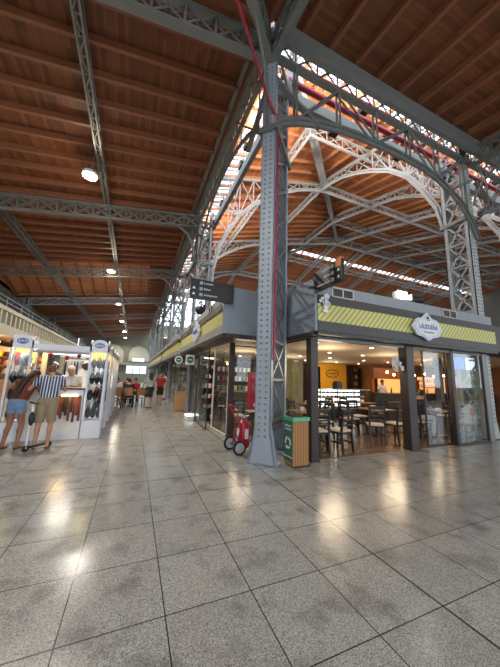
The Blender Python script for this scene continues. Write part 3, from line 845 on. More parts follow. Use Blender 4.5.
# floodlights / cctv on the parapet
t = thing('floodlight','lit floodlight on the cafe parapet throwing a white glow','floodlight',(6.25,4.75,3.80))
MB().cbox((0,0,0),(.34,.16,.22)).build('housing','steel',t,False)
MB().box(-.15,.15,-.10,-.08,-.09,.09).build('lit_lens','flood',t,False)
MB().tube((0,0,-.28),(0,0,-.1),.025).build('post','steel',t,False)
lamp('AREA','floodlight_beam',(6.1,4.55,3.85),18,(.9,1,1),.3).rotation_euler = (math.radians(60),0,math.radians(15))
t = thing('floodlight','dark unlit floodlight beside the glowing one on the parapet','floodlight',(6.62,4.6,3.72))
MB().ball((0.1,0,0),(.24,.12,.09),12,8).cbox((-.12,.02,.03),(.12,.14,.16)).build('housing','black',t,False); MB().tube((0,0,-.2),(0,0,0),.02).build('post','black',t,False)
t = thing('loudspeaker','black loudspeaker above the aisle fascia','loudspeaker',(1.95,9.2,3.85))
MB().ball((0,0,0),(.16,.18,.16),12,8).build('cone','black',t,False); MB().cbox((.12,-.1,.0),(.06,.05,.4)).build('bracket','black',t,False); MB().tube((.1,0,-.3),(.1,0,0),.02).build('post','black',t,False)

# ------------------------------------------------------------------ main props by the column
# recycling bin
t = thing('recycling_bin','wooden slatted recycling bin with a mint top and green recycling panel','bin',(2.90,4.50,0),0)
MB().box(-.165,.165,-.165,.165,.03,.80).build('slatted_body','binwood',t,False)
MB().box(-.15,.15,-.15,.15,0,.04).build('base','black',t,False)
b = MB(); b.box(-.185,.185,-.185,.185,.80,.855); b.box(-.185,.185,-.185,-.13,.855,.865); b.build('lid','mint',t,False)
b = MB(); b.cbox((0,0,.862),(.22,.2,.015)); b.build('opening','black',t,False)
MB().box(-.175,-.165,-.15,.15,.08,.79).build('green_panel','green',t,False)
b = MB()
for k in range(3): 
    a0 = PI/2+k*2*PI/3
    pts = [( -.178, .085*math.cos(a), .40+.085*math.sin(a)) for a in [a0+.25+i*.25 for i in range(6)]]
    b.path(pts,.035,.006,(1,0,0))
    e = pts[-1]; d = V(pts[-1])-V(pts[-2]); d.normalize(); s = d.cross(V((1,0,0)))
    b.prism([V(e)+s*.035,V(e)-s*.035,V(e)+d*.05],(-.004,0,0))
b.build('recycling_symbol','white',t,False)
for k,(s,z,w) in enumerate((('RECICLA',.70,.2),('PLÁSTICO',.64,.2),('papel y envases',.17,.2))):
    e = text('lettering',s,.05,'white',(0,0,0),(PI/2,0,-PI/2),None,.002); e.parent=t; e.location=(-.178,0,z)
# wheeled extinguisher
t = thing('wheeled_extinguisher','red wheeled fire extinguisher with grey wheels left of the corner column','fire extinguisher',(2.22,5.62,0),math.radians(5))
b = MB(); b.lathe((.08,0,.0),[(.06,.06),(.125,.10),(.135,.16),(.135,.52),(.12,.58),(.07,.63),(.035,.65),(.035,.70)],20); b.build('cylinder','red',t,False)
MB().lathe((.08,0,.7),[(.05,0),(.05,.03),(.02,.05)],12).tube((.08,0,.72),(.17,-.05,.74),.012).build('valve','chrome',t,False)
for s in (-1,1):
    w = MB().lathe((-.13,s*.24-.02,.14),[(.14,0),(.145,.012),(.14,.04),(.1,.04)],24,'y').build('wheel','rubber',t,False)
    MB().lathe((-.13,s*.24-.028,.14),[(.10,0),(.105,.02),(.105,.056)],20,'y').build('hub','hub_grey',w,False)
b = MB(); b.tube((-.13,-.24,.14),(-.13,.24,.14),.014); b.build('axle','black',t,False)
b = MB()
for s in (-1,1): b.tubes([(-.13,s*.11,.14),(-.06,s*.12,.5),(-.14,s*.11,.80),(-.26,s*.11,.97)],.014)
b.tube((-.26,-.11,.97),(-.26,.11,.97),.016); b.build('handle','red',t,False)
MB().cbox((-.055,.0,.40),(.01,.09,.16)).build('label_plate','white',t,False); MB().cbox((.08,-.137,.38),(.08,.01,.2)).build('label_plate','white',t,False)
b = MB(); b.tubes([(.17,-.05,.74),(.24,-.08,.6),(.25,-.08,.3),(.2,-.1,.2)],.012); b.build('hose','black',t,False)
# hose cabinet
t = thing('hose_cabinet','bright red fire hose cabinet fixed behind the corner column','cabinet',(2.60,5.55,.90))
MB().box(-.24,.22,-.08,.10,0,.78).build('body','red',t,False)
MB().box(-.22,.20,-.09,-.08,.02,.76).build('door','red',t,False)
MB().cbox((-.15,-.10,.08),(.05,.012,.05)).build('label_plate','white',t,False)
# side wooden bin by the left shops
t = thing('wooden_bin','plain wooden slatted bin beside the aisle shops','bin',(2.05,12.75,0))
MB().box(-.24,.24,-.24,.24,.03,.80).build('slatted_body','binwood2',t,False); MB().box(-.25,.25,-.25,.25,.8,.84).build('lid','tablewood',t,False); MB().box(-.2,.2,-.2,.2,0,.03).build('base','black',t,False)

# ------------------------------------------------------------------ cafe furniture
def make_chair():
    t = thing('dining_chair','x','chair')
    MB().box(-.20,.20,-.20,.21,.43,.465).build('seat','seat',t,False)
    MB().box(-.205,.205,-.205,.215,.385,.43).build('seat_frame','darkwood',t,False)
    for s in (-1,1):
        MB().bar((s*.18,.19,0),(s*.18,.19,.40),.04).build('leg','darkwood',t,False)
        b = MB(); b.path([(s*.18,-.23,0),(s*.18,-.19,.42),(s*.18,-.24,.92)],.04,.04,(0,1,0)); b.build('leg','darkwood',t,False)
    b = MB()
    for z,h in ((.58,.035),(.68,.035),(.78,.035),(.88,.08)): b.bar((-.18,-.20-.08*(z-.42),z),(.18,-.20-.08*(z-.42),z),.022,h)
    b.build('backrest','darkwood',t,False)
    b = MB()
    for s in (-1,1): b.bar((s*.18,-.21,.2),(s*.18,.19,.2),.02,.03)
    b.bar((-.18,.0,.2),(.18,.0,.2),.02,.03); b.build('stretcher','darkwood',t,False)
    return t
def make_table():
    t = thing('cafe_table','x','table')
    MB().box(-.36,.36,-.36,.36,.72,.75).build('tabletop','tablewood',t,False)
    MB().tube((0,0,.03),(0,0,.72),.04).build('pedestal','black',t,False)
    MB().box(-.24,.24,-.24,.24,0,.03).build('base','black',t,False)
    return t
chair0, table0 = make_chair(), make_table(); used = []
def chair(x,y,deg,label,g='dining chairs in the cafe'):
    if 'c' in used: return dup(chair0,(x,y,.012),math.radians(deg),label,g)
    used.append('c'); chair0.location=(x,y,.012); chair0.rotation_euler[2]=math.radians(deg); chair0['label']=label; chair0['group']=g
def table(x,y,label,g='pedestal tables in the cafe'):
    if 't' in used: return dup(table0,(x,y,.012),0,label,g)
    used.append('t'); table0.location=(x,y,.012); table0['label']=label; table0['group']=g
# tables then chairs; 0 deg faces +y
table(4.15,6.05,'dark pedestal table at the left, next to the corner post')
table(6.75,6.15,'brown wooden table just left of the broad middle post')
table(5.6,8.0,'pedestal table in the middle of the cafe before the display fridge')
table(8.55,5.55,'dark table where the two customers eat by the glass')
table(8.3,8.2,'pedestal table deep in the cafe before the bar counter')
table(4.6,9.2,'pedestal table deep at the left of the cafe')
table(11.0,6.4,'pedestal table at the far right of the cafe')
C = [(4.40,5.05,12,'dark dining chair with pale seat nearest the corner post, back to the photo'),
 (3.85,5.15,-5,'dark dining chair half hidden behind the corner post'),
 (4.25,6.75,180,'dark dining chair on the far side of the left table'),
 (4.85,6.2,90,'dark dining chair at the right side of the left table'),
 (5.95,5.45,-35,'dark dining chair with pale seat left of the broad middle post'),
 (6.05,6.5,-90,'dark dining chair at the left side of the brown table'),
 (6.8,6.9,180,'dark dining chair behind the brown table'),
 (6.7,5.45,0,'dark dining chair partly behind the broad middle post'),
 (5.6,7.3,0,'dark dining chair in front of the middle table'),
 (6.3,8.0,90,'dark dining chair right of the middle table'),
 (4.95,8.0,-90,'dark dining chair left of the middle table'),
 (7.80,5.55,-90,'dark dining chair on which the man in the dark shirt sits'),
 (9.02,5.10,90,'dining chair carrying the white jacket behind the right glass pane'),
 (8.3,7.5,0,'dark dining chair in front of the table by the bar'),
 (7.6,8.2,-90,'dark dining chair left of the table by the bar'),
 (9.0,8.2,90,'dark dining chair right of the table by the bar'),
 (4.6,8.5,0,'dark dining chair before the deep left table'),
 (5.3,9.2,90,'dark dining chair right of the deep left table'),
 (11.0,5.7,0,'dark dining chair at the far right, front side'),
 (10.3,6.4,-90,'dark dining chair at the far right, left side')]
for c in C: chair(*c)
# napkin holders, plates on tables
for (x,y,l) in ((4.1,6.1,'left table'),(6.7,6.2,'brown table'),(5.6,8.0,'middle table'),(8.3,8.2,'table by the bar')):
    tag(MB().box(x-.06,x+.06,y-.04,y+.04,.762,.85).build('napkin_holder','white'),'white napkin holder on the '+l,'napkin holder','napkin holders')
for (x,y,l) in ((8.4,5.5,'dish before the man in the dark shirt'),(8.75,5.6,'dish nearer the white jacket')):
    tag(MB().lathe((x,y,.762),[(.06,0),(.12,.02),(.12,.025)],18).ball((x,y,.79),(.08,.08,.03)).build('plate','white'),'white plate of food, the '+l,'plate','plates on the customers table')
# white jacket over chair
t = thing('draped_jacket','white jacket with a round red print draped over a chair back','jacket',(9.28,5.02,.42))
b = MB(); b.ball((0,0,.36),(.10,.17,.20),16,10); b.ball((0.02,0,.16),(.11,.18,.24),16,10); b.build('cloth','offwhite',t,False)
MB().ball((-.07,-.10,.36),(.07,.075,.10),16,10).build('round_print','cloth_red',t,False)
t = thing('blue_bag','small blue bag on the floor under the white jacket','bag',(8.75,5.02,.012))
MB().ball((0,0,.12),(.16,.09,.12),12,8).build('bag_body','denim',t,False); MB().tubes([(-.06,0,.2),(-.04,0,.3),(.04,0,.3),(.06,0,.2)],.01).build('strap','denim',t,False)
# display fridge
t = thing('display_fridge','glowing glass display fridge of pastries in front of the yellow wall','fridge',(8.55,9.4,.012))
MB().box(-1.35,1.35,-.05,.6,0,.35).box(-1.35,1.35,.5,.6,.35,1.15).build('cabinet','black',t,False)
MB().box(-1.35,1.35,-.08,.6,1.15,1.19).build('top','chrome',t,False)
MB().box(-1.3,1.3,.46,.49,.36,1.14).build('lit_back','fridge_light',t,False)
for z in (.58,.80,1.0): MB().box(-1.3,1.3,0,.45,z,z+.012).build('shelf','chrome',t,False)
MB().box(-1.33,1.33,-.06,-.05,.35,1.15).build('glass_front','glass',t,False)
b = MB()
for x in (-1.34,-.45,.45,1.34): b.bar((x,-.06,.35),(x,-.06,1.15),.03)
b.build('frame','black',t,False)
pm = ['amber','leather','offwhite','yellow','cloth_red']
for z in (.372,.604,.824,1.024):
    for i in range(12):
        x = 8.55-1.2+i*.218
        if z > 1: h = .05
        else: h = .08
        tag(MB().lathe((x,9.6,z+.0),[(.07,0),(.09,.02),(.07,h),(.02,h+.02)],10).build('pastry',random.choice(pm)),'small cake or pastry in the glowing display fridge','pastry','pastries in the display fridge')
b = MB().cbox((8.4,9.7,1.332),(.3,.3,.25)).cbox((8.4,9.7,1.49),(.22,.25,.08)); tag(b.build('cash_register','black'),'black cash register on the display fridge','cash register')
# poster on yellow wall
t = thing('wall_logo','dark oval logo drawn on the yellow wall','logo',(10.55,12.58,1.95))
pts = [(.42*math.cos(a*PI/16),0,.16*math.sin(a*PI/16)*(1+.25*abs(math.sin(a*PI/16)))) for a in range(33)]
MB().tubes(pts,.014,6).build('outline','bronze',t,False); MB().tubes([(x*1.12,0,z*1.2) for x,_,z in pts],.008,6).build('outer_line','bronze',t,False)
text('lettering','LAUDUEÑA',.13,'bronze',(10.55,12.57,1.95),(PI/2,0,0),t,.004,.55)
# shelves with bottles
def shelf(label, x0, x1, y, zs, depth=.25, mat='darkwood', z1=2.3, face=-1):
    t = thing('wall_shelf', label, 'shelf', (x0,y,0))
    b = MB(); b.box(x0-.03,x0,y-depth,y,.012,z1); b.box(x1,x1+.03,y-depth,y,.012,z1); b.build('side_panel',mat,t)
    for z in zs: MB().box(x0,x1,y-depth,y,z-.025,z).build('shelf_board',mat,t)
    MB().box(x0,x1,y-.02,y,.012,z1).build('back_panel','dark_int',t); return t
def bottle(x,y,z,mat,label,g,h=.27):
    tag(MB().lathe((x,y,z),[(.034,0),(.036,.02),(.036,h*.6),(.014,h*.75),(.014,h)],10).build('bottle',mat),label,'bottle',g)
def tubm(x,y,z,mat,label,g,w=.1,h=.14):
    tag(MB().box(x-w/2,x+w/2,y-.05,y+.05,z,z+h).box(x-w/2-.004,x+w/2+.004,y-.054,y+.054,z+h-.02,z+h).build('package',mat),label,'package',g)
Z = (.5,.9,1.3,1.7,2.1)
shelf('dark narrow shelf to the left of the yellow wall', 8.95,9.5,12.6,Z)
shelf('dark narrow shelf to the right of the yellow wall', 11.75,12.3,12.45,Z)
for x0,y,l in ((8.95,12.6,'left'),(11.75,12.45,'right')):
    for z in Z[1:]:
        for i in range(4): bottle(x0+.08+i*.13,y-.12,z,random.choice(['amber','offwhite','green','leather']),'bottle on the dark shelf %s of the yellow wall' % l,'bottles on the shelf %s of the yellow wall' % l)
# long shelf seen through the recess glazing
shelf('long dark shelf of goods seen behind the corner column', 3.3,7.2,12.8,Z,.35)
for z in Z[:4]:
    for i in range(20):
        x = 3.42+i*.192
        if random.random()<.5: bottle(x,12.6,z,random.choice(['amber','offwhite','green','leather','chrome']),'bottle on the long shelf seen behind the corner column','bottles on the long shelf')
        else: tubm(x,12.6,z,random.choice(['offwhite','amber','seat','cloth_grey','yellow']),'package on the long shelf seen behind the corner column','packages on the long shelf')
for i in range(4):
    tag(MB().box(3.4+i*.95,4.2+i*.95,12.74,12.77,1.25-.16,1.25).build('shelf_lamp','shelf_light'),'warm strip lamp under the long shelf','lamp','strip lamps of the long shelf')
t = thing('service_counter','dark service counter in front of the long shelf of goods','counter',(4.8,10.8,.012))
MB().box(-1.6,1.6,-.3,.3,0,.95).build('body','dark_int',t,False); MB().box(-1.65,1.65,-.34,.34,.95,1.0).build('worktop','tablewood',t,False)
for i in range(8): tubm(3.4+i*.36,10.75,1.012,random.choice(['offwhite','amber','chrome','green']),'box of goods standing on the dark service counter','boxes on the service counter',.16,.2)
o = MB().box(5.3,6.1,9.0,9.06,0.012,2.3).build('partition_board','olive_wall'); tag(o,'olive coloured board standing behind the corner post','board')
# bar
t = thing('bar_counter','long dark bar counter under the row of warm bulbs','counter',(12.75,8.8,.012))
MB().box(-2.7,5.2,-.3,.3,0,1.02).build('body','dark_int',t,False); MB().box(-2.75,5.25,-.38,.34,1.02,1.07).build('bar_top','black',t,False)
b = MB()
for z in (.35,.7): b.box(-2.7,5.2,-.32,-.3,z,z+.03)
b.build('front_trim','tablewood',t,False)
t = thing('back_bar','back bar with a glowing orange niche behind the bar counter','back bar',(13.6,10.8,.012))
MB().box(-1.9,4.2,-.2,.2,0,1.0).build('lower_cabinet','dark_int',t,False)
MB().box(-1.5,.95,-.02,.0,1.0,1.72).build('niche_panel','niche',t,False); MB().box(1.5,4.1,-.02,.0,1.0,1.9).build('niche_panel','niche',t,False)
b = MB(); b.box(-1.9,4.2,-.1,.2,1.9,2.48); b.box(-1.9,1.5,-.1,.2,1.72,1.9); b.box(.95,1.5,-.2,.2,1.0,1.72); b.build('upper_cabinet','brown_wall',t,False)
for z in (1.3,1.6): MB().box(1.5,4.1,-.2,-.02,z,z+.02).build('bottle_shelf','darkwood',t,False)
for z in (1.33,1.63):
    for i in range(12): bottle(15.25+i*.18,10.68,z+.002,random.choice(['amber','leather','offwhite']),'bottle on the lit back bar shelf','bottles on the back bar',.22)
for i in range(9): bottle(10.6+i*.6,8.75,1.084,random.choice(['amber','black','leather']),'dark bottle standing on the bar top','bottles on the bar top')
for i,(x,z) in enumerate(((10.35,2.0),(10.75,1.9),(11.3,1.98),(12.1,1.92),(12.8,2.0),(13.5,1.9),(14.2,1.96),(15.0,1.9),(15.8,1.97))):
    t = thing('pendant_bulb','warm glowing pendant bulb hanging over the bar','pendant lamp',(x,8.7,z),0,'pendant bulbs over the bar')
    MB().ball((0,0,0),.05,12,8).build('bulb','bulb',t,False); MB().tube((0,0,.05),(0,0,CZ-z),.006).build('cord','black',t,False); MB().tube((0,0,.04),(0,0,.09),.022).build('socket','black',t,False)
lamp('AREA','bar_light',(13.0,9.8,2.3),40,(1,.5,.2),2.5)
lamp('AREA','niche_light',(13.6,8.2,2.35),14,(1,.5,.2),1.5)
# added glowing panels standing in for reflections in the right pane
for i,(x,l,m) in enumerate(((9.05,'blue glowing stand-in for reflections in the right glass pane','reflection_blue'),(9.9,'pale glowing stand-in for reflections beside the blue one','reflection_pale'))):
    t = thing('reflection_panel',l,'reflection stand-in',(x,5.15,2.2)); MB().cbox((0,0,0),(.82,.04,.42)).build('casing','black',t,False); MB().box(-.39,.39,-.03,-.021,-.19,.19).build('display',m,t,False)
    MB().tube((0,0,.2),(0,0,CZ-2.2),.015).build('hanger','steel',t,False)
shelf('pale shelving of crockery behind the right glass pane', 13.2,15.4,7.7,(.5,.9,1.3,1.7),.35,'offwhite',1.9)
for z in (.9,1.3,1.7):
    for i in range(9): tubm(13.4+i*.21,7.5,z,random.choice(['white','offwhite','cloth_grey','seat']),'pale box or crockery on the shelving behind the right pane','crockery on the pale shelving',.13,.16)
pillar('dark green post standing in for a reflection in the right pane', 12.2,6.5,.3,.3,2.5,'green')  # added post, takes the place of a dark green reflection
pillar('dark pillar inside the cafe behind the door', 10.5,6.6,.2,.2,2.5,'bronze')
# wall fan
t = thing('wall_fan','white wall fan on the left face of the broad middle post','fan',(5.97,4.74,2.02))
b = MB()
for r in (.20,.15,.10): b.tubes([(0+.0,r*math.cos(a*PI/10)*1.,r*math.sin(a*PI/10)) for a in range(21)],.008,5)
for k in range(16):
    a = k*PI/8; b.bar((-.04,0,0),(0,.2*math.cos(a),.2*math.sin(a)),.006)
    b.bar((.04,0,0),(0,.2*math.cos(a),.2*math.sin(a)),.006)
g_ = b.build('cage','white',t,False); g_.rotation_euler = (0,0,math.radians(100))
b = MB()
for k in range(3):
    a = k*2*PI/3; c_, s_ = math.cos(a), math.sin(a)
    b.prism([(0,.02*c_-.03*s_,.02*s_+.03*c_),(0,.17*c_-.06*s_,.17*s_+.06*c_),(0,.17*c_+.05*s_,.17*s_-.05*c_),(0,.02*c_+.02*s_,.02*s_-.02*c_)],(.01,0,0))
b.build('blades','white',t,False).rotation_euler = (0,0,math.radians(100))
MB().lathe((0,-.12,0),[(.03,0),(.06,.04),(.05,.10)],14,'y').build('motor','white',t,False)
MB().bar((0,-.08,0),(.06,-.08,-.12),.03).bar((.06,-.08,-.12),(.12,-.08,-.12),.05,.12).build('mount','white',t,False)
# cafe downlights
k = 0
for y in (5.6,7.4,9.2,11.0,12.2):
    for x in (4.2,5.9,7.6,9.3,11.0,13.2):
        if y > 12 and x > 8: continue
        t = thing('ceiling_downlight','small round downlight in the cafe ceiling','downlight',(x+.2*(k%2),y,CZ),0,'downlights in the cafe ceiling'); k += 1
        MB().lathe((0,0,-.012),[(.07,0),(.07,.01)],16).build('trim_ring','white',t,False); MB().lathe((0,0,-.016),[(.05,0),(.05,.005)],16).build('lens','downlight',t,False)
for p,e in (((5.2,6.4,2.4),36),((8.2,6.8,2.4),30),((6.2,10,2.4),30),((11,7,2.4),22),((3.6,9,2.4),30),((9.3,11.2,2.4),26)):
    l = lamp('POINT','cafe_light',(p[0],p[1],2.0),e*1.15,(1,.80,.56),.45)

# shelf of mugs at the aisle
t = thing('mug_shelf','tall narrow dark shelf of mugs at the shop entrance','shelf',(2.50,9.75,.0))
MB().box(-.26,-.22,-.15,.2,.0,2.3).box(.22,.26,-.15,.2,.0,2.3).build('side_panel','darkwood',t,False)
for z in (.1,.45,.8,1.15,1.5,1.85): MB().box(-.22,.22,-.15,.2,z-.02,z).build('shelf_board','darkwood',t,False)
MB().box(-.22,.22,.18,.2,.0,2.3).build('back_panel','dark_int',t,False)
MB().box(-.2,.2,.0,.04,2.2,2.25).build('lamp_strip','shelf_light',t,False)
for z in (.1,.45,.8,1.15,1.5,1.85):
    for i in range(4):
        for j in range(2):
            if random.random()<.85:
                tag(MB().lathe((2.50-.16+i*.105,9.67+j*.12,z),[(.035,0),(.042,.01),(.042,random.uniform(.08,.16))],10).build('mug',random.choice(['white','offwhite','cloth_red','seat','black','cloth_grey','orange_icon'])),'mug on the tall narrow shelf at the shop entrance','mug','mugs on the tall shelf')
t = thing('glass_showcase','low glass showcase lit from below beside the shelf of mugs','showcase',(2.02,10.35,0))
MB().box(-.13,.13,-.25,.25,0,.12).build('base','white',t,False); MB().box(-.12,.12,-.24,.24,.12,.16).build('lit_base','fridge_light',t,False)
MB().box(-.13,-.12,-.25,.25,.16,1.1).box(.12,.13,-.25,.25,.16,1.1).box(-.12,.12,-.25,-.24,.16,1.1).box(-.13,.13,-.25,.25,1.1,1.11).build('glass_case','glass',t,False)
# goods behind the aisle windows
shelf('shelf of pale goods behind the white framed shop window', 2.9,5.0,11.6,(.6,1.0,1.4,1.8),.3)
for z in (.6,1.0,1.4,1.8):
    for i in range(10): tubm(3.0+i*.2,11.45,z,random.choice(['white','offwhite','green','denim','cloth_red','seat']),'box on the shelf behind the white framed shop window','boxes behind the shop window',.12,.2)
for i,(x,y) in enumerate(((3.2,8.3),(3.2,9.6),(4.2,8.0))):
    t = thing('bistro_table','small dark round table %s behind the aisle glass' % ('nearest','second','inner')[i],'table',(x,y,.012),0,'round tables behind the aisle glass')
    MB().lathe((0,0,.72),[(.3,0),(.3,.03)],20).build('tabletop','darkwood',t,False); MB().tube((0,0,.02),(0,0,.72),.03).build('pedestal','black',t,False); MB().lathe((0,0,0),[(.2,0),(.2,.02)],16).build('base','black',t,False)
for (x,y,a,l) in ((2.9,7.75,0,'dark chair behind the aisle glass, nearest the recess'),(3.2,8.95,180,'dark chair between the first two round tables'),(3.3,10.2,180,'dark chair beyond the second round table'),(3.75,8.5,90,'dark chair between the nearest and the inner round table')): chair(x,y,a,l,'chairs behind the aisle glass')
# goods of the dim shop
for i in range(10):
    t = thing('clothes_rack' if i%2 else 'goods_stand','%s dark stand of goods in the dim shop beyond the second column' % ORD[i],'display stand',(3.2+.5*(i%2),14.2+i*1.6,0))
    MB().box(-.25,.25,-.2,.2,0,.9).build('base','dark_int',t,False)
    for z in (.95,1.3,1.65): MB().box(-.25,.25,-.15,.15,z,z+.2).build('goods',random.choice(['cloth_grey','seat','cloth_red','denim','offwhite']),t,False)
    MB().box(-.02,.02,-.02,.02,.9,1.9).build('pole','black',t,False)
for i in range(3): lamp('AREA','far_shop_light',(4.5,15+i*5,2.4),40,(1,.85,.65),1.2)

# ------------------------------------------------------------------ kiosk
def tower(label, x, y, w=.42, d=.42, side=False):
    t = thing('kiosk_tower', label, 'display tower', (x,y,0))
    MB().box(-w/2,w/2,-d/2,d/2,0,.42).build('base','kiosk_white',t,False)
    b = MB()
    for sx in (-1,1):
        for sy in (-1,1): b.cbox((sx*(w/2-.025),sy*(d/2-.025),1.25),(.05,.05,1.7))
    b.build('frame','kiosk_white',t,False)
    P = [(-w/2,0,2.08),(w/2,0,2.08),(w/2,0,2.26)]+[(w/2*math.cos(a)*.85,0,2.26+.13*math.sin(a)) for a in [PI*i/10 for i in range(0,11)]]+[(-w/2,0,2.26)]
    for yy in (-d/2, d/2-.03): MB().prism([(a,yy,c) for a,_,c in P],(0,.03,0)).build('header','kiosk_white',t,False)
    P = [(0,a,c) for a,_,c in P]
    for xx in (-w/2, w/2-.03): MB().prism([(xx,a*d/w,c) for _,a,c in P],(.03,0,0)).build('header','kiosk_white',t,False)
    e = MB()
    for r,k in ((.10,.012),(.05,.01)): e.tubes([(r*math.cos(a*PI/8),-d/2-.005,2.24+.55*r*math.sin(a*PI/8)) for a in range(17)],k,5)
    e.build('oval_emblem','ink_blue',t,False)
    for z in (.85,1.25,1.65): MB().box(-w/2+.03,w/2-.03,-d/2+.03,d/2-.03,z,z+.012).build('glass_shelf','glass',t,False)
    MB().box(-w/2+.05,w/2-.05,-.03,.03,2.0,2.06).build('lit_header','warm_panel',t,False)
    MB().box(-w/2+.03,w/2-.03,d/2-.05,d/2-.04,1.75,2.06).build('lit_back','warm_panel',t,False)
    MB().box(-w/2+.035,w/2-.035,-d/2+.012,-d/2+.018,.42,2.05).build('glass_front','skylight',t,False)
    return t
goods_m = ['black','leather','cloth_black','cloth_grey','cloth_red','cloth_black','black','cloth_blue','cloth_black']
def stock(x,y,w,where,g,zs=(.43,.865,1.265,1.665)):
    for z in zs:
        for i in range(3):
            m = random.choice(goods_m); xx = x-w/2+w*(i+.5)/3; hh = random.uniform(.24,.34)
            t = MB().ball((xx,y+random.uniform(-.05,.05),z+hh/2),(w/5.4,.12,hh/2),10,7).tubes([(xx-.03,y,z+hh*.9),(xx-.02,y,z+hh+.06),(xx+.02,y,z+hh+.06),(xx+.03,y,z+hh*.9)],.006,5)
            tag(t.build('handbag',m),'small dark bag or pouch displayed in the '+where,'bag',g)
tower('white arched display tower at the front right corner of the kiosk', -.85,7.97); stock(-.85,7.97,.34,'front right kiosk tower','bags in the front right tower')
tower('white arched display tower at the left of the kiosk, behind the woman', -2.43,7.97); stock(-2.43,7.97,.34,'left kiosk tower','bags in the left tower')
for i in range(4):
    yy = 9.3+i*1.25
    tower('%s white tower along the right side of the kiosk' % ('second','third','fourth','fifth')[i], -.85,yy); stock(-.85,yy,.34,'%s tower of the kiosk side' % ('second','third','fourth','fifth')[i],'bags in the side towers of the kiosk')
for i in range(4):
    t = thing('side_showcase','%s low white panel between the towers of the kiosk side' % ORD[i],'showcase',(-.72,8.65+i*1.25,0))
    MB().box(-.03,.03,-.42,.40,0,.75).build('panel','kiosk_white',t,False); MB().box(-.10,.02,-.40,.38,.75,1.15).build('goods','cloth_black',t,False)
    MB().box(-.1,-.06,-.40,.38,1.75,2.05).build('lit_header','warm_panel',t,False)
t = thing('kiosk_counter','white kiosk counter with panelled front between the two front towers','counter',(-1.6,7.95,0))
MB().box(-.60,.52,-.18,.25,0,1.14).build('body','kiosk_white',t,False)
MB().box(-.55,.47,-.195,-.18,.12,1.05).build('front_panel','white',t,False)
MB().box(-.62,.54,-.24,.28,1.14,1.18).build('countertop','darkwood',t,False)
MB().box(.08,.42,-.25,-.20,.98,1.03).build('lamp_bar','shelf_light',t,False)
l = lamp('AREA','counter_lamp',(-1.35,7.66,1.02),4,(1,.65,.25),.3)
for i in range(9):
    ln = random.uniform(.35,.62)
    tag(MB().bar((-1.55+i*.052,7.735,1.0),(-1.55+i*.052+random.uniform(-.01,.01),7.72,1.0-ln),.048,.02,(0,1,0)).build('leather_strap',random.choice(['leather','darkwood','cloth_rust'])),'brown leather strap or belt hanging on the kiosk counter front','belt','leather straps on the kiosk counter')
t = thing('kiosk_canopy','white lintel frame joining the tops of the kiosk towers','frame',(-1.64,7.8,2.08))
b = MB(); b.box(-2.22,-1.06,7.77,7.83,2.08,2.2); b.build('front_lintel','kiosk_white',t)
b = MB(); b.box(-.70,-.64,8.1,12.95,2.1,2.22); b.build('side_lintel','kiosk_white',t)
b = MB(); b.box(-2.22,-1.06,7.78,7.82,1.99,2.05); b.build('fringe','cloth_grey',t)
for i in range(3): MB().bar((-2.4,8.6+i*1.3,2.1),(-.85,8.6+i*1.3,2.1),.05).build('cross_rail','white',t)
MB().box(-2.6,-2.5,8.2,13,0,1.0).build('left_side','kiosk_white',t)
MB().box(-2.2,-1.1,10.98,11.0,.6,2.0).build('back_display','cloth_white',t)
for i in range(14):
    x = -2.15+.085*i; ln = random.uniform(.25,.7)
    tag(MB().ball((x,10.9,1.95-ln/2),(.035,.03,ln/2),8,6).build('scarf',random.choice(['cloth_grey','black','cloth_white','cloth_blue','seat','leather'])),'scarf hanging at the back of the kiosk','scarf','scarves at the back of the kiosk')
for i,(x,z,m) in enumerate(((-1.9,1.95,'cloth_red'),(-1.55,1.9,'cloth_red'),(-1.3,1.97,'leather'))):
    tag(MB().ball((x,7.9,z),(.05,.03,.06)).build('flower_pin',m),'%s small red pompom hanging under the kiosk lintel' % ORD[i],'ornament')
for i,(x,z) in enumerate(((-2.05,1.7),(-1.95,1.45),(-2.12,1.3),(-1.25,1.75),(-2.0,1.0))):
    tag(MB().ball((x,9.0,z),(.14,.1,.13),12,8).build('hanging_bag',['black','cloth_black','offwhite','black','white'][i]),'%s bag hanging inside the kiosk behind the customers' % ORD[i],'bag')
for p in ((-.85,7.85,1.98),(-2.43,7.85,1.98)): lamp('POINT','tower_lamp',p,5,(1,.75,.35),.05)
lamp('AREA','kiosk_light',(-1.6,9.3,2.3),40,(1,.92,.8),1.0)

# scooter
t = thing('push_scooter','white and black push scooter leaning between the two kiosk customers','scooter',(-1.80,6.76,0),math.radians(50))
MB().lathe((0,-.015,.06),[(.06,0),(.06,.03)],14,'y').build('front_wheel','rubber',t,False)
MB().lathe((.45,-.015,.06),[(.06,0),(.06,.03)],14,'y').build('rear_wheel','rubber',t,False)
MB().box(.04,.42,-.06,.06,.07,.10).build('deck','black',t,False)
MB().tube((0,0,.06),(.04,.03,.9),.018).tube((.03,0,.5),(.04,.02,.85),.024).build('steering_tube','white',t,False)
MB().tube((-.02,-.18,.92),(.10,.22,.92),.016).build('handlebar','black',t,False)
MB().ball((.03,.0,.62),(.05,.05,.14)).build('strap_bundle','black',t,False)

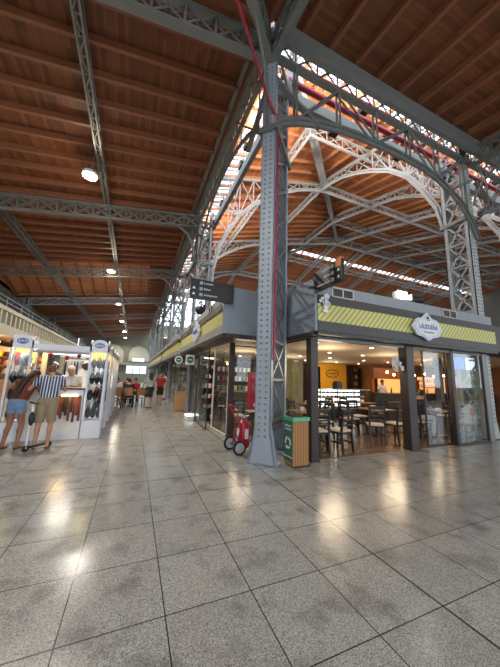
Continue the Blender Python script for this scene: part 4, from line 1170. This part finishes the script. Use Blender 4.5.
# ------------------------------------------------------------------ people
def blob(name, parts, mat, parent, vox=.012, smooth=4):
    """one continuous surface grown over tapered limbs and ellipsoids"""
    mb = MB()
    for p in parts:
        if p[0] == 'L':
            _, a, b_, r1, r2 = p; mb.ball(a, r1, 12, 8); mb.ball(b_, r2, 12, 8); mb.tube(a, b_, r1, r2, 12)
        elif p[0] == 'C':
            _, a, b_, r1, r2 = p; mb.tube(a, b_, r1, r2, 14)
        elif p[0] == 'E': mb.ball(p[1], p[2], 16, 12)
    o = mb.build(name, mat, parent, False)
    r = o.modifiers.new('r','REMESH'); r.mode = 'VOXEL'; r.voxel_size = vox; r.use_smooth_shade = True
    if smooth: s = o.modifiers.new('s','SMOOTH'); s.iterations = smooth; s.factor = .5
    dg = bpy.context.evaluated_depsgraph_get(); dg.update()
    me = bpy.data.meshes.new_from_object(o.evaluated_get(dg)); o.modifiers.clear(); old = o.data; o.data = me; bpy.data.meshes.remove(old)
    for p in me.polygons: p.use_smooth = True
    if not me.materials: me.materials.append(M[mat])
    return o
def hand(wr, d, side, curl=.5):
    """palm and five fingers from wrist wr towards d"""
    wr, d = V(wr), V(d).normalized(); u = V((0,0,1)) if abs(d.z)<.8 else V((0,1,0)); s = d.cross(u).normalized()*side; n = s.cross(d).normalized()
    if n.z > 0 and abs(d.z) < .8: n = -n
    out = [('L',wr,wr+d*.03,.024,.026)]
    for k,off in enumerate((-.028,-.010,.010,.027)):
        base = wr+d*.075+s*off; out.append(('L',wr+d*.02+s*off*.7,base,.018,.014))
        L = (.062,.075,.070,.052)[k]
        m = base+(d*(1-curl*.4)+n*curl*.6).normalized()*L*.5; e = m+(d*(1-curl)+n*curl).normalized()*L*.5
        out += [('L',base,m,.0105,.010),('L',m,e,.010,.0085)]
    tb = wr+d*.02-s*.02; tm = tb-s*.03+d*.03; out += [('L',tb,tm,.014,.012),('L',tm,tm+d*.03+n*.01,.012,.010)]
    return out
def person(name, label, loc, deg, J, skin='skin', hair='hair_dark', hairlen=0, top='cloth_grey', sleeve=.5, bottom='khaki', blen=1.0, skirt=False,
           shoe='black', vox=.011, hem=.0, group=None, hs=1.):
    """J: joints in local metres, facing +y. blen: share of the leg covered (thigh 0..1, shin 1..2)"""
    t = thing(name, label, 'person', loc, math.radians(deg), group)
    g = {k: V(v) for k,v in J.items()}
    hd, nk, ch, wa, pe = g['head'], g['neck'], g['chest'], g['waist'], g['pelvis']
    up = (hd-nk).normalized()
    fw = g.get('face', V((0,1,0))).normalized(); fw = (fw-up*fw.dot(up)).normalized(); sd = fw.cross(up)
    P = [('E',hd,(.075*hs,.092*hs,.112*hs)),('E',hd-up*.05+fw*.02,(.055,.062,.065)),('L',nk-up*.02,hd-up*.06,.056,.05)]
    P += [('L',hd+fw*.088-up*.005,hd+fw*.105-up*.03,.010,.016),('E',hd+sd*.078-fw*.005-up*.012,(.014,.022,.032)),('E',hd-sd*.078-fw*.005-up*.012,(.014,.022,.032)),('L',hd+fw*.08-up*.095,hd+fw*.07-up*.10,.022,.02)]
    sl, sr = g['shL'], g['shR']
    P += [('L',sl,sr,.055,.055),('L',(sl+nk)/2,(sr+nk)/2,.05,.05),('L',ch+(sl-sr)*.2,wa+(sl-sr)*.17,.105,.09),('L',ch-(sl-sr)*.2,wa-(sl-sr)*.17,.105,.09),
          ('L',wa,pe,.10,.115),('L',g['hipL'],g['hipR'],.095,.095)]
    for s,k in ((-1,'L'),(1,'R')):
        P += [('L',g['sh'+k],g['el'+k],.050,.037),('L',g['el'+k],g['wr'+k],.037,.024)] + hand(g['wr'+k], g.get('hd'+k, g['wr'+k]-g['el'+k]), s)
        P += [('L',g['hip'+k],g['kn'+k],.085,.053),('L',g['kn'+k],g['an'+k],.052,.034)]
        m = g['kn'+k]*.68+g['an'+k]*.32-V((0,.012,0)); P.append(('E',m,(.05,.054,.09)))
        f = V(g.get('ft'+k,(0,1,0))).normalized(); a = g['an'+k]
        P += [('L',a+V((0,0,-.035))-f*.03,a+f*.13+V((0,0,-.055)),.035,.025),('L',a+f*.13+V((0,0,-.058)),a+f*.17+V((0,0,-.06)),.024,.018)]
    blob('body',P,skin,t,vox)
    # eyes and mouth
    for s in (-1,1): MB().ball(hd+sd*s*.032+fw*.083+up*.01,.011,8,6).build('eye','black',t,False)
    MB().ball(hd+fw*.087-up*.062,(.02,.008,.006),8,5).build('mouth','cloth_rust',t,False)
    # hair
    HP_ = [('E',hd+up*.022-fw*.012,(.085*hs,.098*hs,.108*hs)),('E',hd-fw*.04-up*.02,(.072,.06,.08))]
    if hairlen:
        for s in (-1,0,1):
            a = hd-fw*.05+sd*s*.035; m = nk-fw*.06+sd*s*.045; bk = (wa-nk).normalized(); HP_ += [('L',a,m,.05,.05),('L',m,m+bk*hairlen-V((0,.07,-.02)),.055,.035)]
    ho = blob('hair',HP_,hair,t,vox,3)
    # cut the hair back from the face
    bm = bmesh.new(); bm.from_mesh(ho.data)
    dv = [v for v in bm.verts if (V(v.co)-hd).dot(fw) > .035+.9*max(0,(V(v.co)-hd).dot(up)-.03) and (V(v.co)-hd).dot(up) < .085 and (V(v.co)-hd).length < .16]
    bmesh.ops.delete(bm, geom=dv, context='VERTS'); bm.to_mesh(ho.data); bm.free()
    # shirt
    S = [('L',sl,sr,.066,.066),('L',(sl*.8+nk*.2)-V((0,0,.01)),(sr*.8+nk*.2)-V((0,0,.01)),.062,.062),('L',ch+(sl-sr)*.2,wa+(sl-sr)*.18,.12,.108),('L',ch-(sl-sr)*.2,wa-(sl-sr)*.18,.12,.108),('C',wa+(ch-wa)*.1,wa+(pe-wa)*(1.0-hem),.13,.145)]
    S.append(('E',wa,(.165,.125,.10)))
    for k in 'LR':
        A, E_, W_ = g['sh'+k],g['el'+k],g['wr'+k]
        if sleeve > 1: S += [('L',A,E_,.064,.052),('C',E_,E_+(W_-E_)*(sleeve-1),.052,.042)]
        elif sleeve > 0: S.append(('C',A-(E_-A)*.1,A+(E_-A)*sleeve,.068,.062))
    blob('shirt' if not group else 'top',S,top,t,vox,3)
    # bottom
    Bt = [('L',g['hipL'],g['hipR'],.107,.107),('E',pe+V((0,0,.02)),(.165,.12,.10))]
    if skirt: Bt.append(('C',pe+V((0,0,.08)),(g['knL']+g['knR'])/2*blen+pe*(1-blen),.15,.17))
    else:
        for k in 'LR':
            A, K, N_ = g['hip'+k],g['kn'+k],g['an'+k]
            if blen > 1: Bt += [('L',A,K,.102,.07),('C',K,K+(N_-K)*(blen-1),.072,.058)]
            else: Bt.append(('C',A,A+(K-A)*blen,.104,.088))
    blob('skirt' if skirt else 'trousers' if blen > 1 else 'shorts',Bt,bottom,t,vox,3)
    for k in 'LR':
        a = g['an'+k]; f = V(g.get('ft'+k,(0,1,0))).normalized()
        blob('shoe',[('L',a-f*.045+V((0,0,-.062)),a+f*.15+V((0,0,-.066)),.022 if shoe in ('sandal','leather') else .043,.02 if shoe in ('sandal','leather') else .034)],shoe if shoe != 'sandal' else 'black',t,.01,2)
    return t
def stand(h=1.7, lean=0., **o):
    k = h/1.7
    J = dict(head=(0,.02+lean,1.585),neck=(0,lean*.85,1.44),chest=(0,lean*.7,1.27),waist=(0,lean*.25,1.06),pelvis=(0,0,.95),shL=(-.175,lean*.8,1.39),shR=(.175,lean*.8,1.39),
             elL=(-.23,lean*.7-.02,1.12),elR=(.23,lean*.7-.02,1.12),wrL=(-.22,lean+.08,.88),wrR=(.22,lean+.08,.88),
             hipL=(-.085,0,.90),hipR=(.085,0,.90),knL=(-.10,.01,.49),knR=(.10,.01,.49),anL=(-.10,-.02,.085),anR=(.10,-.02,.085))
    J.update(o); return {a:(V(b)*k if a not in ('face','ftL','ftR','hdL','hdR') else b) for a,b in J.items()}
def sit(h=1.7, lean=0., seat=.47, **o):
    k = h/1.7; z = seat+.10
    J = dict(head=(0,.06+lean,z+.66),neck=(0,.0+lean*.8,z+.52),chest=(0,lean*.6-.02,z+.33),waist=(0,lean*.2-.02,z+.12),pelvis=(0,0,z+.02),shL=(-.175,lean*.7,z+.46),shR=(.175,lean*.7,z+.46),
             elL=(-.23,.10+lean*.5,z+.22),elR=(.23,.10+lean*.5,z+.22),wrL=(-.14,.32,z+.23),wrR=(.14,.32,z+.23),
             hipL=(-.085,0,z),hipR=(.085,0,z),knL=(-.11,.42,z-.03),knR=(.11,.42,z-.03),anL=(-.11,.40,.085),anR=(.11,.40,.085))
    J.update(o); return J
person('person','woman with long dark hair, rust top and denim shorts leaning over the kiosk',(-2.16,7.16,0),-22,
    stand(1.60,.22,head=(.08,.30,1.55),face=(.5,.8,-.4),elL=(-.34,.20,1.26),wrL=(-.16,.42,1.18),elR=(.25,.34,1.14),wrR=(.16,.55,1.14),knR=(.12,.06,.49),anR=(.16,-.05,.085),anL=(-.12,-.08,.085)),
    'skin_tan','hair_dark',.42,'cloth_rust',.25,'denim',.42,False,'sandal',.01,.35)
person('person','man in navy and white striped shirt and khaki shorts, bending over the kiosk counter',(-1.60,6.98,0),8,
    stand(1.72,.16,head=(-.02,.24,1.56),face=(0,.8,-.5),elL=(-.36,.22,1.16),wrL=(-.42,.48,1.16),elR=(.26,.26,1.14),wrR=(.18,.50,1.18),anR=(.09,.0,.085),anL=(-.12,-.03,.085)),
    'skin','hair_brown',0,'shirt_stripe',.62,'khaki',.95,False,'leather',.01,.1)
person('person','grey haired vendor in a white shirt behind the kiosk counter',(-1.50,8.62,0),172,
    stand(1.72,.10,head=(0,.16,1.58),face=(-.2,.8,-.6),elL=(-.25,.14,1.16),elR=(.25,.14,1.16),wrL=(-.12,.36,1.20),wrR=(.10,.36,1.20)),
    'skin','hair_grey',0,'cloth_white',.7,'cloth_grey',1.9,False,'black',.01)
person('person','woman walking away down the aisle in a pale blue top and black skirt',(.78,13.9,0),8,
    stand(1.66,.03,knR=(.09,.12,.50),anR=(.09,.02,.085),anL=(-.10,-.22,.13),wrL=(-.32,.2,1.0),elL=(-.30,.02,1.14)),'skin','hair_dark',.08,'cloth_grey',1.4,'cloth_black',.9,True,'black',.013)
person('person','person in a red shirt and dark shorts walking toward the photo in the aisle',(1.40,15.6,0),185,
    stand(1.66,.0,anR=(.1,-.1,.1)),'skin','hair_brown',0,'cloth_red',.6,'cloth_black',.95,False,'black',.013)
person('person','person in white clothes standing far down the aisle beside the shops',(1.9,18.5,0),100,
    stand(1.72),'skin','hair_dark',0,'cloth_white',.6,'cloth_white',1.9,False,'black',.015)
person('person','man in a dark shirt and light trousers seated in the cafe, facing right',(7.83,5.55,.012),-90,
    sit(1.7,.12,face=(0,.9,-.3),wrL=(-.14,.42,.80),wrR=(.14,.40,.80)),'skin','hair_dark',0,'cloth_blue',.6,'beige',1.9,False,'black',.011)
person('person','bartender in white and black standing behind the bar counter',(11.1,9.7,.012),170,
    stand(1.66,.05),'skin_tan','hair_dark',0,'cloth_white',.6,'cloth_black',1.9,False,'black',.014)
person('person','person in beige standing beyond the pale shelving at the right pane',(12.9,6.9,.012),150,
    stand(1.7),'skin_tan','hair_dark',0,'beige',.6,'cloth_black',1.9,False,'black',.014)
person('person','customer in black seated across the table from the man in the dark shirt',(8.9,6.3,.012),150,
    sit(1.65,.1,wrL=(-.14,.40,.82),wrR=(.14,.40,.82)),'skin_tan','hair_dark',0,'cloth_black',.6,'cloth_black',1.9,False,'black',.013)
chair(8.93,6.36,150,'dark dining chair carrying the customer in black')
# food court crowd
plain('bench_wood',(.33,.16,.07),.5)
crowd = [(-1.05,14.3,0,'cloth_grey','pale grey','left'),(-.15,14.35,0,'cloth_black','black','right'),(-.75,16.2,180,'cloth_white','white','left'),(.15,16.2,180,'cloth_red','red','right'),
         (-1.3,18.3,0,'cloth_blue','dark blue','left'),(-.3,18.3,0,'cloth_rust','rust','right')]
for i,(x,y) in enumerate(((-.6,15.1),(-.6,17.4),(-.8,19.3))):
    t = thing('court_table','%s wooden table of the food court down the aisle' % ORD[i],'table',(x,y,0),0,'food court tables')
    MB().box(-.8,.8,-.4,.4,.72,.76).build('tabletop','bench_wood',t,False)
    for sx in (-1,1):
        for sy in (-1,1): MB().box(sx*.7-.03,sx*.7+.03,sy*.33-.03,sy*.33+.03,0,.72).build('leg','darkwood',t,False)
    t = None
court_chair = None
def cchair(x,y,deg,label):
    global court_chair
    if court_chair is None:
        t = thing('court_chair',label,'chair',(x,y,0),math.radians(deg),'chairs of the food court')
        MB().box(-.21,.21,-.2,.2,.43,.46).build('seat','bench_wood',t,False); MB().box(-.21,.21,-.23,-.20,.55,.92).build('backrest','bench_wood',t,False)
        for sx in (-1,1):
            MB().bar((sx*.2,-.22,0),(sx*.2,-.22,.92),.035).build('leg','darkwood',t,False); MB().bar((sx*.2,.18,0),(sx*.2,.18,.45),.035).build('leg','darkwood',t,False)
        court_chair = t
    else: dup(court_chair,(x,y,0),math.radians(deg),label,'chairs of the food court')
for i,(x,y,a,m,c,sd_) in enumerate(crowd):
    row = ('nearest','second','third')[i//2]
    cchair(x,y,a,'wooden food court chair in the %s row, %s, under the person in %s' % (row,sd_,c))
    person('person','seated food court guest in %s, %s of the %s row' % (c,sd_,row),(x,y,0),a,sit(1.68,.08),'skin','hair_dark',0,m,.6,'cloth_black' if i%2 else 'denim',1.9,False,'black',.017)
cchair(-.62,14.2,0,'empty wooden chair between the two nearest guests')
cchair(.35,14.5,15,'empty wooden chair at the right end of the nearest row')
cchair(-1.5,15.2,-90,'empty wooden chair at the left end of the first food court table')

# ------------------------------------------------------------------ far end and left side
b = MB(); b.box(XW,30,YE+.5,YE+.8,0,12); struct('wall_end', b, 'wall_beige')
b = MB(); b.box(XE,XE+.3,-9,YE,0,16.6); struct('wall_right', b, 'concrete')
b = MB(); b.box(NX+.5,XE,NYE+.3,NYE+.6,0,6.2); b.box(15,XE,NYE+.3,NYE+.6,6.2,12.2); struct('wall_nave_rear', b, 'concrete')
o = struct('window_6', MB().box(NX+.5,15,NYE+.4,NYE+.43,6.2,12), 'skylight')
fr = MB()
for i in range(13): fr.box(NX+.5+i,NX+.58+i,NYE+.3,NYE+.5,6.2,12.1)
for z in (7.6,9.0,10.4): fr.box(NX+.5,15,NYE+.3,NYE+.5,z,z+.08)
fr.build('window_frame','steel',o)
b = MB(); b.box(XW,XE,-9.3,-9,0,1.2); b.box(XW,XE,-9.3,-9,6.2,9)
for i in range(12): b.box(XW+i*5,XW+i*5+1.2,-9.3,-9,1.2,6.2)
struct('wall_front', b, 'cream_stone')
b = MB(); b.box(XW-.2,XW,q,YE,0,hl(XW)+.3); struct('wall_left', b, 'wall_beige')
Yw = YE+.48
def arch(x,z0,z1,w,label,mat='recess',n=16):
    t = thing('arched_recess',label,'arch',(x,Yw,z0)); r = w/2
    P = [(x-r,Yw,z0),(x+r,Yw,z0)]+[(x+r*math.cos(a),Yw,z1-r+r*math.sin(a)) for a in [PI*i/n for i in range(n+1)]]
    MB().prism(P,(0,-.04,0)).build('infill',mat,t)
    b = MB(); b.path([(x-r-.1,Yw-.08,z0)]+[(x+(r+.1)*math.cos(a),Yw-.08,z1-r+(r+.1)*math.sin(a)) for a in [PI-PI*i/n for i in range(n+1)]]+[(x+r+.1,Yw-.08,z0)],.25,.2,(0,1,0)); b.build('moulding','wall_beige',t)
arch(.7,4.2,7.3,3.9,'pale arched recess in the end wall, right of two')
arch(-4.1,3.7,7.3,3.9,'pale arched recess in the end wall, left of two')
t = thing('end_window','small bright window under the right arch of the end wall','window',(.58,Yw-.1,4.1)); MB().box(-1.1,1.1,-.02,.02,0,.65).build('bright_pane','daylight_glow',t,False); MB().box(-1.15,1.15,-.05,-.02,-.06,0).box(-.03,.03,-.05,-.02,0,.65).build('frame','steel',t,False)
t = thing('end_window','wide bright windows at the foot of the end wall','window',(.45,Yw-.1,1.7)); MB().box(-1.95,1.8,-.02,.02,0,1.5).build('bright_pane','daylight_glow',t,False)
b = MB()
for x in (-1.95,-.7,.55,1.8): b.box(x-.06,x+.06,-.06,-.02,0,1.5)
b.box(-1.95,1.8,-.06,-.02,.7,.78); b.build('frame','steel',t,False)
tag(MB().box(-6,4.5,YE-.3,YE+.5,3.3,3.75).build('end_ledge','concrete'),'concrete ledge across the end wall under the arches','ledge')
# balcony on the left
t = thing('balcony','cream concrete gallery with balusters along the left side of the aisle','balcony',(-6.5,24,0))
MB().box(-9.9,-6.4,14,44,3.35,3.8).build('slab','cream_stone',t)
MB().box(-6.75,-6.45,14,44,4.65,4.85).build('top_rail','cream_stone',t)
MB().box(-6.7,-6.5,14,44,3.8,3.95).build('bottom_rail','cream_stone',t)
y = 14.2
while y < 43.8:
    MB().box(-6.72,-6.5,y,y+.16,3.95,4.65).build('baluster','cream_stone',t); y += .62
b = MB()
for z in (5.15,5.4): b.tube((-6.6,14,z),(-6.6,44,z),.025)
for i in range(16): b.tube((-6.6,14+2*i,4.85),(-6.6,14+2*i,5.4),.025)
b.build('handrail','steel_blue',t)
for i in range(6): tag(MB().box(-6.7,-6.4,15+i*5.4,15.3+i*5.4,0,3.35).build('gallery_pier','cream_stone'),'%s cream pier carrying the left gallery' % ORD[i],'pier')
t = thing('stall_counter','lit stall of goods behind the kiosk at the far left','stall',(-6.9,20,0))
MB().box(-.3,.3,-9,9,0,1.0).build('counter','bench_wood',t,False)
for z in (1.3,1.8,2.3): MB().box(-.5,-.2,-9,9,z,z+.04).build('shelf','bench_wood',t,False)
MB().box(-.55,-.5,-9,9,1,3).build('back_panel','amber',t,False)
for i in range(17):
    for z in (1.345,1.845,2.345):
        tag(MB().lathe((-7.25,11.6+i*1.05,z),[(.12,0),(.15,.05),(.12,.3),(.05,.34)],9).build('jar',random.choice(['yellow','orange_icon','offwhite','leather','cloth_red'])),'jar or bottle on the lit stall at the far left','jar','jars on the lit stall')
for i in range(6):
    t = thing('stall_lamp','warm lamp hanging over the lit stall at the far left','lamp',(-6.7,12+i*3,3.0),0,'lamps of the lit stall')
    MB().ball((0,0,0),.11,12,8).build('bulb','bulb',t,False); MB().tube((0,0,.1),(0,0,.36),.01).build('cord','black',t,False)
for i in range(3): lamp('AREA','stall_light',(-6.4,13+i*6,3.1),60,(1,.65,.3),1.5)
# lamps in the aisle
for i,y in enumerate((9.85,19.3,28.4,37.8,47,55)):
    x = -2.02; zz = 8.25
    t = thing('ceiling_lamp','%s glowing round lamp hanging beside the long roof beam' % ORD[i],'ceiling lamp',(x,y,zz),0,'round lamps down the aisle roof')
    MB().lathe((0,0,0),[(.21,0),(.25,.03),(.25,.10),(.08,.22)],20).build('housing','white',t,False)
    MB().ball((0,0,-.01),(.22,.22,.07),16,8).build('lens','lamp',t,False)
    MB().tube((0,0,.2),(.05,0,hl(x)-zz),.015).bar((0,0,.25),(.26,0,.28),.03).build('stem','steel',t,False)
    lamp('SPOT','aisle_lamp',(x,y,zz-.12),950,(1,.95,.86),.2,spot_size=math.radians(165),spot_blend=.6)
    lamp('POINT','aisle_glow',(x,y,zz-.15),45,(1,.84,.6),.2)
for i,(x,y) in enumerate(((-2.02,.4),)):
    t = thing('ceiling_lamp','round lamp hanging overhead where the two aisles meet','ceiling lamp',(x,y,8.3)); MB().lathe((0,0,0),[(.21,0),(.25,.03),(.25,.10),(.08,.22)],20).build('housing','white',t,False)
    MB().ball((0,0,-.01),(.22,.22,.07),16,8).build('lens','lamp',t,False); MB().tube((0,0,.2),(0,0,min(hl(x) if x<NX else 20,hf(y))-8.3),.015).build('stem','steel',t,False)
    lamp('SPOT','aisle_lamp',(x,y,8.18),950,(1,.95,.86),.2,spot_size=math.radians(165),spot_blend=.6)
# nave floodlights washing the roof
for i,(x,y,p) in enumerate(((6.5,9.0,1),(14,12,1),(22,18,1),(30,12,1))):
    pass

# ------------------------------------------------------------------ world, view
w = bpy.data.worlds.new('sky'); SC.world = w; w.use_nodes = True; n = w.node_tree; n.nodes.clear()
o = n.nodes.new('ShaderNodeOutputWorld'); bg = n.nodes.new('ShaderNodeBackground'); bg.inputs[0].default_value = (.82,.91,1,1); bg.inputs[1].default_value = 3.0
n.links.new(bg.outputs[0], o.inputs[0])
SC.view_settings.view_transform = 'Standard'; SC.view_settings.look = 'None'; SC.view_settings.gamma = 1; SC.view_settings.exposure = 0.55
SC.view_settings.use_curve_mapping = False
SC.cycles.max_bounces = 6; SC.cycles.diffuse_bounces = 3; SC.cycles.glossy_bounces = 3; SC.cycles.transparent_max_bounces = 16
SC.cycles.sample_clamp_indirect = 4; SC.cycles.use_denoising = True
texts_to_mesh()
